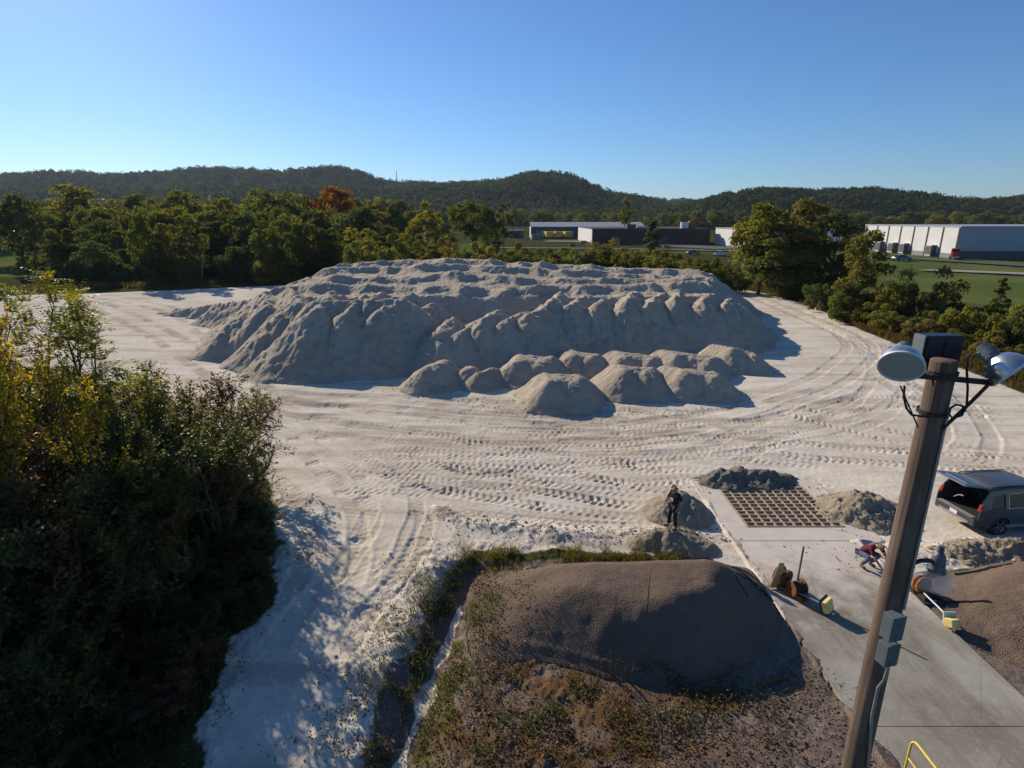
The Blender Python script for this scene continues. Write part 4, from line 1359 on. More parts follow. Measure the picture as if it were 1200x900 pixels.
# ------------------------------------------------------------------ parked car with its tailgate up
def holed_panel(outer, holes, mapf, name, mat, parent, thick=.04):
    bm = bmesh.new()
    es = []
    for loop in [outer] + holes:
        vs = [bm.verts.new((a, 0, b)) for a, b in loop]
        es += [bm.edges.new((vs[i], vs[(i + 1) % len(vs)])) for i in range(len(vs))]
    bmesh.ops.triangle_fill(bm, use_beauty=True, use_dissolve=False, edges=es)
    for v in bm.verts: v.co = mapf(v.co.x, v.co.z)
    bmesh.ops.recalc_face_normals(bm, faces=bm.faces)
    me = bpy.data.meshes.new(name); bm.to_mesh(me); bm.free()
    me.materials.append(mat)
    o = link(name, me, parent)
    m = o.modifiers.new('s', 'SOLIDIFY'); m.thickness = thick; m.offset = 0
    return o


def arch(cx, r, z0, n=10):
    a0 = math.asin(max(-1, min(1, (z0 - .37) / r)))
    return [(cx + r * math.cos(a), .37 + r * math.sin(a)) for a in np.linspace(math.pi - a0, a0, n)]


M['car_grey'] = simple('dark grey car paint', (0.095, 0.102, 0.113), 0.30, 0.4, 0.05, 0.5, 0.6)
M['car_trim'] = simple('black car trim', (0.015, 0.015, 0.016), 0.5, 0, 0.1, 5)
M['cargo'] = simple('cargo lining', (0.018, 0.017, 0.017), 0.95, 0, 0.3, 5)
M['tail_red'] = simple('red lamp lens', (0.32, 0.012, 0.012), 0.2, 0, 0.1, 5, 0.7)
M['chrome'] = simple('chrome trim', (0.55, 0.55, 0.55), 0.2, 0.95, 0.05, 5)
M['alloy'] = simple('alloy wheel', (0.33, 0.33, 0.34), 0.35, 0.8, 0.1, 8)
M['dust'] = simple('dusty bumper top', (0.30, 0.29, 0.27), 0.6, 0.2, 0.2, 8)


def suv():
    pf, pn = W(1098, 592, .55), W(1138, 613, .55)
    mid = (pf + pn) / 2
    t = thing('parked_suv', 'dark grey SUV parked on the sand with its tailgate raised', 'car', (mid.x + .05, mid.y, 0.03), R(7))
    t.scale = (1.0, 1.0, 1.07)
    BW = .93
    for s in (1, -1):
        lo = [(.06, .52), (.0, .70), (.03, 1.02), (3.62, 1.02), (4.45, .98), (4.68, .84), (4.70, .50), (4.5, .34)] + arch(3.78, .41, .34)[::-1] + arch(.98, .41, .34)[::-1] + [(.42, .40)]
        holed_panel(lo, [], lambda x, z: Vector((x, s * (BW - .03 * max(0, .6 - z) - .10 * max(0, (x - 4.1)) - .09 * max(0, .25 - x)), z)), 'body_side', M['car_grey'], t)
        upp = [(.03, 1.025), (.14, 1.36), (.40, 1.70), (1.2, 1.745), (2.3, 1.735), (2.72, 1.66), (3.55, 1.025)]
        hs = [[(.46, 1.10), (.56, 1.50), (1.02, 1.58), (1.05, 1.10)], [(1.17, 1.10), (1.17, 1.60), (1.98, 1.61), (2.02, 1.10)], [(2.12, 1.10), (2.09, 1.61), (2.56, 1.58), (3.10, 1.12), (3.08, 1.08)]]
        up = lambda x, z: Vector((x, s * (BW - .005 - .24 * (z - 1.02) - .05 * max(0, .3 - x)), z))
        sp = holed_panel(upp, hs, up, 'window_frame', M['car_grey'], t)
        for h_ in hs:
            mb = MB(); vs = [mb.bm.verts.new(up(a, b) - Vector((0, s * .012, 0))) for a, b in h_]; mb.bm.faces.new(vs)
            mb.build('side_window', M['glass'], t)
        mb = MB(); l = [up(a, b) + Vector((0, s * .024, 0)) for a, b in hs[1]]; mb.tube(l + [l[0]], .014, 6); mb.build('window_trim', M['chrome'], sp)
        mb = MB(); mb.tube([Vector((.5, s * .70, 1.775)), Vector((.6, s * .70, 1.815)), Vector((2.4, s * .70, 1.80)), Vector((2.5, s * .70, 1.765))], .018, 8); mb.build('roof_rail', M['car_trim'], t)
        mb = MB(); mb.box((.085, s * .84, 1.12), (.07, .12, .26), Matrix.Rotation(R(14), 3, 'Y'), bev=.02)
        mb.box((.17, s * .898, 1.10), (.16, .03, .14), bev=.012); mb.build('tail_light', M['tail_red'], t)
        mb = MB(); mb.box((4.60, s * .68, .82), (.16, .36, .14), bev=.04); mb.build('headlight', M['lens'], t)
        mb = MB(); mb.box((2.95, s * 1.02, 1.10), (.14, .18, .13), bev=.03); mb.build('mirror', M['car_grey'], t)
        mb = MB(); mb.box((2.3, s * .955, .43), (2.2, .05, .10), bev=.015); mb.build('sill', M['dust'], t)
        for xx in (1.32, 2.2): 
            mb = MB(); mb.box((xx, s * .955, .92), (.2, .03, .03), bev=.008); mb.build('door_handle', M['car_grey'], t)
    up2 = lambda z: .925 - .24 * (z - 1.02)
    mb = MB()
    prof = [(.40, 1.71), (1.2, 1.765), (2.3, 1.75), (2.72, 1.67)]
    for i in range(3):
        (xa, za), (xb, zb) = prof[i], prof[i + 1]
        cols_a = [(xa, k * up2(za - .03), za + .035 * (1 - k * k)) for k in np.linspace(-1, 1, 7)]
        cols_b = [(xb, k * up2(zb - .03), zb + .035 * (1 - k * k)) for k in np.linspace(-1, 1, 7)]
        for k in range(6): mb.quad(cols_a[k], cols_a[k + 1], cols_b[k + 1], cols_b[k])
    bmesh.ops.remove_doubles(mb.bm, verts=mb.bm.verts, dist=.001)
    mb.build('roof', M['car_grey'], t, smooth=True, solid=.03)
    mb = MB(); mb.quad((2.73, .72, 1.665), (2.73, -.72, 1.665), (3.56, -.86, 1.04), (3.56, .86, 1.04)); mb.build('windscreen', M['glass'], t, solid=.01)
    mb = MB()
    for k in range(8):
        a, b = -.90 + k * .225, -.90 + (k + 1) * .225
        f = lambda y: .05 * (1 - (y / .9) ** 2)
        mb.quad((3.56, a, 1.03 + f(a)), (3.56, b, 1.03 + f(b)), (4.45, b * .95, .97 + f(b)), (4.45, a * .95, .97 + f(a)))
        mb.quad((4.45, a * .95, .97 + f(a)), (4.45, b * .95, .97 + f(b)), (4.70, b * .9, .80), (4.70, a * .9, .80))
    mb.build('bonnet', M['car_grey'], t, smooth=True, solid=.02)
    mb = MB(); mb.box((4.68, 0, .62), (.12, 1.66, .40), bev=.05); mb.build('front_bumper', M['car_trim'], t)
    mb = MB(); mb.box((2.4, 0, .38), (4.1, 1.66, .10)); mb.box((.72, 0, .70), (1.2, 1.70, .06)); mb.build('floor_pan', M['cargo'], t)
    mb = MB(); mb.box((1.36, 0, 1.0), (.14, 1.5, .62), Matrix.Rotation(R(-10), 3, 'Y'), bev=.04); mb.box((2.25, .42, 1.05), (.14, .5, .75), Matrix.Rotation(R(-10), 3, 'Y'), bev=.04); mb.box((2.25, -.42, 1.05), (.14, .5, .75), Matrix.Rotation(R(-10), 3, 'Y'), bev=.04); mb.build('seats', M['cargo'], t)
    mb = MB(); mb.box((.02, 0, .58), (.22, 1.72, .30), bev=.05); bp = mb.build('rear_bumper', M['car_grey'], t)
    mb = MB(); mb.box((-.01, 0, .738), (.20, 1.50, .012), bev=.004); mb.build('scuff_plate', M['dust'], bp)
    mb = MB(); mb.box((-.095, 0, .50), (.02, 1.30, .09), bev=.006); mb.build('skid_strip', M['dust'], bp)
    mb = MB(); mb.box((-.098, 0, .62), (.015, .32, .13), bev=.004); mb.build('number_plate', M['lamp_rim'], bp)
    rot = Matrix.Rotation(R(9), 3, 'Y')
    hc = Vector((.40, 0, 1.77))
    for nm, mat, c, d in (('tailgate', 'car_grey', (-.50, 0, 0), (1.0, 1.42, .06)),):
        mb = MB(); mb.box(hc + rot @ Vector(c), d, rot, bev=.025); tg = mb.build(nm, M[mat], t)
    mb = MB(); mb.box(hc + rot @ Vector((-.30, 0, .034)), (.40, 1.16, .012), rot, bev=.004); mb.build('rear_window', M['glass'], tg)
    mb = MB(); mb.box(hc + rot @ Vector((-.985, 0, .0)), (.05, 1.3, .05), rot, bev=.012); mb.box(hc + rot @ Vector((-.70, 0, .035)), (.06, .9, .02), rot, bev=.006); mb.build('spoiler', M['chrome'], tg)
    for s in (1, -1):
        mb = MB(); mb.tube([Vector((.30, s * .66, 1.35)), hc + rot @ Vector((-.45, s * .64, -.03))], .012, 6); mb.build('gas_strut', M['car_trim'], t)
    for x in (.98, 3.78):
        for s in (1, -1):
            c = Vector((x, s * .83, .37))
            mb = MB(); mb.lathe([(.24, -.11), (.34, -.12), (.37, -.09), (.372, 0), (.37, .09), (.34, .12), (.24, .11), (.24, -.11)], c, (0, 1, 0), 36)
            w = mb.build('wheel', M['black'], t, smooth=True)
            mb = MB(); mb.lathe([(.245, -.10), (.245, .10), (.22, .06 * 1), (.22, -.06), (.245, -.10)], c, (0, 1, 0), 30)
            for k in range(6):
                a = k * math.pi / 3
                mb.box(c + Vector((.12 * math.cos(a), s * .085, .12 * math.sin(a))), (.24, .03, .055), Matrix.Rotation(-a, 3, 'Y'), bev=.006)
            mb.lathe([(.05, -.1), (.05, .1)], c, (0, 1, 0), 14, cap=True)
            mb.build('rim', M['alloy'], w)


suv()


# ------------------------------------------------------------------ far cars and buildings
def small_car(px, py, rz, mat, label, s=1.0):
    p = W(px, py)
    t = thing('parked_car', label, 'car', (p.x, p.y, .02), rz)
    t.scale = (s,) * 3
    mb = MB()
    sec = [(-2.2, .45, .75, .80), (-2.1, .35, .95, .86), (-.9, .32, 1.0, .88), (1.0, .32, .98, .88), (2.0, .35, .85, .84), (2.25, .45, .65, .76)]
    rings = []
    for x, z0, z1, w in sec:
        rings.append([mb.bm.verts.new(v) for v in ((x, -w, z0), (x, w, z0), (x, w, z1 - .12), (x, w * .92, z1), (x, -w * .92, z1), (x, -w, z1 - .12))])
    for i in range(len(rings) - 1):
        for k in range(6): mb.bm.faces.new((rings[i][k], rings[i][(k + 1) % 6], rings[i + 1][(k + 1) % 6], rings[i + 1][k]))
    mb.bm.faces.new(rings[0][::-1]); mb.bm.faces.new(rings[-1])
    mb.build('body', mat, t, smooth=True)
    mb = MB()
    lo = [(-1.7, .82), (1.25, .82)]; hi = [(-1.1, .66), (.45, .66)]
    a = [mb.bm.verts.new((x, s_ * w, .96)) for x, w in lo for s_ in (-1, 1)]; b = [mb.bm.verts.new((x, s_ * w, 1.46)) for x, w in hi for s_ in (-1, 1)]
    for q in ((0, 1), (1, 3), (3, 2), (2, 0)): mb.bm.faces.new((a[q[0]], a[q[1]], b[q[1]], b[q[0]]))
    mb.bm.faces.new((b[0], b[1], b[3], b[2]))
    mb.build('windows', M['glass'], t)
    mb = MB(); mb.box((-.32, 0, 1.475), (1.5, 1.3, .05), bev=.02); mb.build('roof', mat, t)
    for x in (-1.35, 1.4):
        for s_ in (-1, 1):
            mb = MB(); mb.lathe([(.001, -.1), (.2, -.1), (.32, -.1), (.33, 0), (.32, .1), (.2, .1), (.001, .1)], (x, s_ * .80, .33), (0, 1, 0), 18); mb.build('wheel', M['black'], t)


small_car(812, 298.5, R(12), M['car_grey'], 'dark car parked in front of the low brown building, behind the stockpile')
small_car(843, 300, R(48), M['white_wall'], 'white car parked on the road below the small white building', 1.05)
small_car(1056, 306, R(8), M['car_grey'], 'dark car parked on the lawn below the warehouse loading docks', 1.15)
small_car(685, 286, R(15), M['car_grey'], 'dark car beside the white end wall of the brown building')


def wall_box(t, name, x0, x1, y0, y1, z0, z1, mat):
    mb = MB(); mb.box(((x0 + x1) / 2, (y0 + y1) / 2, (z0 + z1) / 2), (x1 - x0, y1 - y0, z1 - z0)); return mb.build(name, mat, t)


# big warehouse on the right
X0, Y0, HW = 129.0, 170.0, 9.0
t = thing('warehouse', 'large flat roofed warehouse with white ribbed end and shaded long side', 'warehouse', (X0, Y0, -.2))
wall_box(t, 'long_wall', .02, 110, 0, .3, 2.4, HW, M['blue_grey'])  # bluish shade of this side is put into its colour
wall_box(t, 'base_panel', .01, 110, -.05, .25, -2.0, 2.4, M['slate'])
wall_box(t, 'end_wall', 0, .3, .02, 46, 1.6, HW, M['white_wall'])
wall_box(t, 'end_base', -.05, .25, .02, 46, 0, 1.6, M['grey_base'])
wall_box(t, 'back_wall', .3, 110, 45.7, 46, 0, HW, M['white_wall'])
wall_box(t, 'roof', -.1, 110.2, -.15, 46.1, HW, HW + .35, M['blue_grey'])
wall_box(t, 'wall_stripe', .1, 110, -.03, .02, 5.6, 5.85, M['pale_roof'])
for k in range(8):
    wall_box(t, 'panel_rib', -.16, -.0, .1 + k * 6.4, .5 + k * 6.4, .0, HW - .02, M['slate'])
for yy in (8.2, 20.8, 26.5, 33.5):
    d = wall_box(t, 'dock_shelter', -1.6, -.05, yy, yy + 2.4, .6, 3.7, M['white_wall'])
    o = wall_box(d, 'dock_door', -1.7, -1.61, yy + .2, yy + 2.2, .9, 3.4, M['slate'])
    o = wall_box(d, 'dock_side', -1.55, -.1, yy - .06, yy - .01, .6, 3.68, M['slate'])

# red truck tractor by the corner
p = W(1122, 304)
t = thing('truck_tractor', 'red truck tractor standing at the warehouse corner', 'truck', (p.x - 1, p.y, 0), R(-122))
t.scale = (.9, .85, 1.0)
mb = MB(); mb.box((0, 0, 1.9), (2.0, 2.3, 2.4), bev=.15); mb.box((1.6, 0, 1.35), (1.5, 1.9, 1.2), bev=.15); mb.build('cab', M['red'], t)
mb = MB(); mb.box((1.02, 0, 2.45), (.05, 1.9, .8), bev=.02); mb.build('windscreen', M['glass'], t)
mb = MB(); mb.box((-2.2, 0, .8), (3.6, .9, .3)); mb.build('chassis', M['iron'], t)
mb = MB(); mb.tube([(-1.1, 1.0, .8), (-1.1, 1.0, 3.9)], .1, 8); mb.build('exhaust_stack', M['chrome'], t)
mb = MB(); mb.box((2.4, 0, .75), (.2, 2.2, .45), bev=.05); mb.build('bumper', M['chrome'], t)
for x in (1.5, -2.0, -3.2):
    for s in (-1, 1):
        mb = MB(); mb.lathe([(.001, -.15), (.3, -.15), (.5, -.15), (.52, 0), (.5, .15), (.3, .15), (.001, .15)], (x, s * 1.0, .52), (0, 1, 0), 18); mb.build('wheel', M['black'], t)

# small white building behind the bushy tree
t = thing('white_building', 'small flat white building left of the big bushy tree', 'building', (91, 225, 0))
wall_box(t, 'front_wall', 0, .3, 0, 39, 0, 7.0, M['white_wall'])
wall_box(t, 'side_wall', .3, 35, 0, .3, 0, 7.0, M['white_wall'])
wall_box(t, 'back_wall', .3, 35, 38.7, 39, 0, 7.0, M['white_wall'])
wall_box(t, 'roof', -.2, 35.2, -.2, 39.2, 7.0, 7.3, M['pale_roof'])
for k in range(3):
    u = wall_box(t, 'roof_unit', 3 + k * 2, 5.2 + k * 2, 8 + 9 * k, 10.5 + 9 * k, 7.3, 8.3, M['galv'])
wall_box(t, 'downpipe', -.18, -.02, 18, 18.3, 0, 7.0, M['slate'])

# brown building with a white end
t = thing('brown_building', 'long low dark brown building with a white end wall', 'building', (35.5, 262, 0))
wall_box(t, 'long_wall', .3, 52.5, 0, .3, 0, 6.6, M['brown_wall'])
wall_box(t, 'end_wall', 0, .3, 0, 55, 0, 6.6, M['white_wall'])
wall_box(t, 'roof', -.15, 52.6, -.15, 55, 6.6, 6.9, M['brown_wall'])
wall_box(t, 'back_wall', .3, 52.5, 54.7, 55, 0, 6.6, M['brown_wall'])
wall_box(t, 'right_wall', 52.2, 52.5, .3, 54.7, 0, 6.6, M['brown_wall'])
wall_box(t, 'roof_unit', 16, 20, 3, 7, 6.9, 8.6, M['slate'])
wall_box(t, 'roof_unit', 21, 30, 3, 7, 6.9, 7.8, M['pale_roof'])
wall_box(t, 'chimney', 44, 46.5, 3, 6, 6.9, 10.2, M['rust'])
wall_box(t, 'roof_unit', 40.5, 43.5, 3, 6, 6.9, 9.6, M['galv'])
wall_box(t, 'doorway', 30, 34, -.06, -.01, 0, 3.2, M['slate'])

# long shed with a pale roof behind
t = thing('long_shed', 'long shed with a pale metal roof behind the yellow trailers', 'shed', (11, 345, 0))
wall_box(t, 'front_wall', 0, 66, 0, .3, 0, 6.2, M['slate'])
wall_box(t, 'back_wall', 0, 66, 24.7, 25, 0, 6.2, M['slate'])
wall_box(t, 'end_wall', 0, .3, .3, 24.7, 0, 6.2, M['white_wall'])
mb = MB(); mb.prism([(-.8, 6.2), (12.5, 8.6), (25.8, 6.2), (25.8, 6.5), (12.5, 8.95), (-.8, 6.5)], lambda a, b, k: Vector((k, a, b)), 66.5); mb.build('roof', M['pale_roof'], t)
for k in range(7):
    wall_box(t, 'bay_door', 3 + k * 9, 7.5 + k * 9, -.08, -.02, 0, 4.2, M['grey_base'])

for k, (px, lab) in enumerate(((642, 'leftmost of the three yellow box trailers in front of the pale roofed shed'), (652.5, 'middle one of the three yellow box trailers in front of the pale roofed shed'), (664, 'rightmost of the three yellow box trailers, next to the white end wall'))):
    p = W(px, 279.5)
    t = thing('box_trailer', lab, 'trailer', (p.x - 1.6, p.y, .0), R(16), 'yellow box trailers by the shed')
    mb = MB(); mb.box((2.1, 2, 2.35), (4.2, 9, 3.1), bev=.04); bx = mb.build('box', M['yellow'], t)
    mb = MB(); mb.box((-.04, 2, 2.35), (.06, 8.9, 3.0)); mb.build('side_panel', M['yellow'], bx)
    mb = MB(); mb.box((2.1, 2, .68), (2.6, 8.6, .2)); mb.build('chassis', M['iron'], t)
    for y_ in (4.5, 5.6):
        for s in (.7, 3.5):
            mb = MB(); mb.lathe([(.001, -.15), (.5, -.15), (.52, 0), (.5, .15), (.001, .15)], (s, y_, .52), (1, 0, 0), 14); mb.build('wheel', M['black'], t)

# dark open shed and a blue grey container left of the long shed
p = W(607, 279)
t = thing('small_shed', 'small dark shed in the trees left of the yellow trailers', 'shed', (p.x - 5, p.y, 0))
wall_box(t, 'wall', 0, 8, 0, 7, 0, 4.2, M['slate'])
wall_box(t, 'roof', -.3, 8.3, -.4, 7.4, 4.2, 4.5, M['galv'])
wall_box(t, 'doorway', 2.5, 5.5, -.05, -.01, 0, 3.2, M['dark_box'])
p = W(628, 281)
t = thing('shipping_container', 'blue grey container at the left end of the pale roofed shed', 'container', (p.x - 2, p.y, 0), R(20))
wall_box(t, 'shell', 0, 6.1, 0, 2.5, .15, 2.8, M['grey_box'])
for k in range(14): wall_box(t, 'rib', .2 + k * .42, .38 + k * .42, -.05, -.004, .3, 2.65, M['grey_box'])
wall_box(t, 'door', -.05, -.01, .1, 2.4, .3, 2.7, M['blue_grey'])

# white boards glimpsed between trees far left
p = W(38, 283)
t = thing('white_shed', 'low white sided shed glimpsed between the trees at the far left', 'shed', (p.x - 9, p.y, 0))
wall_box(t, 'wall', 0, 22, .3, 8, 0, 2.6, M['slate'])
for k in range(4): wall_box(t, 'fascia_board', .2 + k * 5.5, 4.9 + k * 5.5, -.1, .25, 2.0, 2.9, M['white_wall'])
wall_box(t, 'roof', -.3, 22.3, -.2, 8.3, 2.9, 3.1, M['slate'])
wall_box(t, 'kick_board', 8, 16, -.1, .25, .1, .55, M['white_wall'])
p = W(5, 279)
t = thing('white_shed', 'dark roofed shed at the extreme left behind the lawn', 'shed', (p.x - 14, p.y + 4, 0))
wall_box(t, 'wall', 0, 16, 0, 8, 0, 3.6, M['brown_wall'])
wall_box(t, 'roof', -.4, 16.4, -.4, 8.4, 3.6, 3.9, M['galv'])
wall_box(t, 'doorway', 5, 8, -.05, -.01, 0, 2.6, M['slate'])

# lattice mast on the ridge
p = AT(465, 214, 1430)
t = thing('radio_mast', 'thin radio mast on the wooded ridge', 'mast', (p.x, p.y, p.z - 16))
mb = MB()
for a in (0, 2.1, 4.2): mb.tube([(1.1 * math.cos(a), 1.1 * math.sin(a), 0), (.5 * math.cos(a), .5 * math.sin(a), 42)], .30, 5)
for k in range(13):
    z = k * 3.2; r = 1.1 - .6 * z / 42
    for a in (0, 2.1, 4.2): mb.tube([(r * math.cos(a), r * math.sin(a), z), (r * math.cos(a + 2.1), r * math.sin(a + 2.1), z + 3.0)], .16, 4)
mb.build('lattice', M['steel_pole'], t)
mb = MB(); mb.tube([(0, 0, 41), (0, 0, 47)], .2, 5); mb.build('antenna', M['steel_pole'], t)


# lanes beyond the site
def strip(name, pts, w, mat, lift, label):
    C = catmull(pts, 6.0)
    tg_ = np.gradient(C, axis=0); tg_ = norm(tg_); nr_ = np.stack([-tg_[:, 1], tg_[:, 0]], 1)
    V = np.concatenate([np.c_[C + nr_ * w / 2, np.full(len(C), lift)], np.c_[C - nr_ * w / 2, np.full(len(C), lift)]])
    n = len(C); i = np.arange(n - 1)
    tag(link(name, np_mesh(name, V, np.stack([i, i + 1, i + 1 + n, i + n], 1), mat)), label, None, None, 'structure')


strip('road', [W(560, 291), W(700, 292), (90, 200), (112, 172), W(1290, 318)], 7, M['asphalt'], .30, 'asphalt lane past the far buildings')
strip('parking_lot', [W(640, 283), W(700, 284), W(860, 292)], 20, M['asphalt'], .26, 'asphalt lot in front of the far buildings')
strip('lane', [(95, 128), W(1100, 318), W(1290, 326)], 6, M['pale_gravel'], .30, 'pale lane across the lawn')
# ------------------------------------------------------------------ foliage
def cards_mesh(name, P, Nn, L, Wd, rs, mat, tint=None, along=None, fold=.25):
    V, Fc, T = leaf_cards(P, Nn, L, Wd, rs, tint, along, fold)
    return np_mesh(name, V, Fc, mat, False, {'tint': ('FLOAT', T)})


def sphere_pts(n, rs):
    return norm(rs.normal(size=(n, 3)))


def crown(kind, seed):
    """crown of a tree one metre tall, of many leaf sprays held on lobes; gaps stay open between lobes"""
    rs = np.random.RandomState(seed)
    C, Rd = [], []
    if kind == 'round':
        nl = 34
        for k in range(nl):
            d = sphere_pts(1, rs)[0]
            q = rs.uniform(.45, 1.0) ** .6
            C.append((d[0] * .34 * q, d[1] * .34 * q, .58 + d[2] * .34 * q * (1.0 if d[2] > 0 else .95))); Rd.append(rs.uniform(.075, .14))
    elif kind == 'full':
        nl = 40
        for k in range(nl):
            d = sphere_pts(1, rs)[0]
            q = rs.uniform(.4, 1.0) ** .6
            wz = 1 - .25 * max(0, -d[2])
            C.append((d[0] * .31 * q * wz, d[1] * .31 * q * wz, .50 + d[2] * .43 * q)); Rd.append(rs.uniform(.07, .13))
    elif kind == 'tall':
        nl = 36
        for k in range(nl):
            z = rs.uniform(.08, .95); w = .24 * (1 - ((z - .5) / .6) ** 2) + .03
            a = rs.uniform(0, 6.28); q = rs.uniform(.3, 1)
            C.append((math.cos(a) * w * q, math.sin(a) * w * q, z)); Rd.append(rs.uniform(.06, .11))
    elif kind == 'open':
        nl = 24
        for k in range(nl):
            z = rs.uniform(.3, .95); w = .36 * (1 - ((z - .55) / .6) ** 2)
            a = rs.uniform(0, 6.28); q = rs.uniform(.2, 1)
            C.append((math.cos(a) * w * q, math.sin(a) * w * q, z)); Rd.append(rs.uniform(.06, .11))
    elif kind == 'bush':
        nl = 36
        for k in range(nl):
            a = rs.uniform(0, 6.28); q = rs.uniform(0, 1) ** .5
            z = rs.uniform(.1, .88) * (1 - .45 * q * q)
            C.append((math.cos(a) * .62 * q, math.sin(a) * .62 * q, z)); Rd.append(rs.uniform(.10, .18))
    elif kind == 'cedar':
        nl = 40
        for k in range(nl):
            z = rs.uniform(.06, .97); w = .24 * (1 - z) ** .75 + .015
            a = rs.uniform(0, 6.28)
            C.append((math.cos(a) * w * rs.uniform(.4, 1), math.sin(a) * w * rs.uniform(.4, 1), z)); Rd.append(.035 + .06 * (1 - z))
    C = np.array(C); Rd = np.array(Rd)
    per = 170
    lobe = np.repeat(np.arange(len(C)), per)
    D = sphere_pts(len(lobe), rs); D[:, 2] = np.where(D[:, 2] < -.35, -D[:, 2], D[:, 2])
    Rl = Rd[lobe][:, None] * rs.uniform(.55, 1.12, (len(lobe), 1)) * (1 + .25 * fbm(D[:, 0] * 2 + lobe, D[:, 1] * 2 + D[:, 2], .8, 2, seed)[:, None])
    P = C[lobe] + D * Rl * np.array([1.1, 1.1, .85])
    inside = np.zeros(len(P), bool)
    for k in range(len(C)):
        dd = np.linalg.norm((P - C[k]) / np.array([1.1, 1.1, .85]), axis=1)
        inside |= (dd < Rd[k] * .62) & (lobe != k)
    P, D, lobe = P[~inside], D[~inside], lobe[~inside]
    P[:, 2] = np.maximum(P[:, 2], .02)
    Nn = D + rs.normal(0, .55, D.shape) + np.array([0, 0, .25])
    lt = rs.uniform(-.22, .22, len(C))
    tint = np.clip(.45 + lt[lobe] + rs.normal(0, .20, len(P)) + .15 * (P[:, 2] - .5), 0, 1)
    sz = .040 if kind != 'bush' else .058
    if kind == 'cedar': sz = .032
    me = cards_mesh(kind + '_crown', P, Nn, sz, sz * .62, rs, M['leaf_far'], tint)
    mb = MB()
    if kind in ('round', 'full', 'tall', 'open', 'cedar'):
        mb.tube([(0, 0, -.03), (.004, 0, .12), (-.006, .004, .35), (.004, 0, .62), (0, 0, .85)], [.022, .017, .014, .008, .003], 7)
        for k in range(0, len(C), 3):
            c = C[k]; z0 = max(.12, c[2] - .25)
            mb.tube([(0, 0, z0), tuple(Vector((c[0] * .5, c[1] * .5, (z0 + c[2]) / 2 + .01))), tuple(c)], [.009, .006, .002], 5)
    else:
        for k in range(0, len(C), 3):
            c = C[k]; mb.tube([(c[0] * .12, c[1] * .12, -.03), (c[0] * .5, c[1] * .5, c[2] * .55), tuple(c)], [.014, .009, .004], 5)
    tmp = mb.build('trunk', M['bark']); tm = tmp.data; bpy.data.objects.remove(tmp)
    return me, tm


PROTO = {}
for kind, cnt in (('round', 4), ('full', 4), ('tall', 3), ('open', 2), ('bush', 4), ('cedar', 2)):
    PROTO[kind] = [crown(kind, 1000 + 31 * i + len(kind)) for i in range(cnt)]
NATW = {'round': .82, 'full': .74, 'tall': .56, 'open': .80, 'bush': 1.45, 'cedar': .52}
NAMES = {'round': 'deciduous_tree', 'full': 'deciduous_tree', 'tall': 'deciduous_tree', 'open': 'deciduous_tree', 'bush': 'bush', 'cedar': 'cedar_tree'}
CATS = {'round': 'tree', 'full': 'tree', 'tall': 'tree', 'open': 'tree', 'bush': 'bush', 'cedar': 'tree'}
COLS = {'dark': (.122, .138, .045), 'mid': (.145, .165, .048), 'olive': (.190, .175, .054), 'yellow': (.225, .210, .050), 'orange': (.30, .125, .032), 'red': (.17, .085, .036),
        'blue': (.100, .125, .060), 'pale': (.165, .180, .070), 'tan': (.200, .155, .062)}
trng = random.Random(99)
tc = [0]


def tree(kind, px, top, Y, wpx, col, label, group=None, z0=None):
    p = AT(px, top, Y)
    zb = gz(p.x, p.y) if z0 is None else z0
    h = max(.8, p.z - zb)
    depth = Y * cT + (H - p.z) * sT
    w = wpx / F * depth
    s = w / NATW[kind]
    i = tc[0]; tc[0] += 1
    cm, tm = PROTO[kind][i % len(PROTO[kind])]
    t = thing(NAMES[kind], label, CATS[kind], (p.x, p.y, zb - .05), trng.uniform(0, 6.28), group)
    t.scale = (s, s, h)
    c = link('crown', cm, t); link('trunk' if kind != 'bush' else 'stems', tm, t)
    base = COLS[col]; j = trng.uniform(.85, 1.18)
    c.color = (base[0] * j * trng.uniform(.93, 1.08), base[1] * j, base[2] * j, 1)
    return t


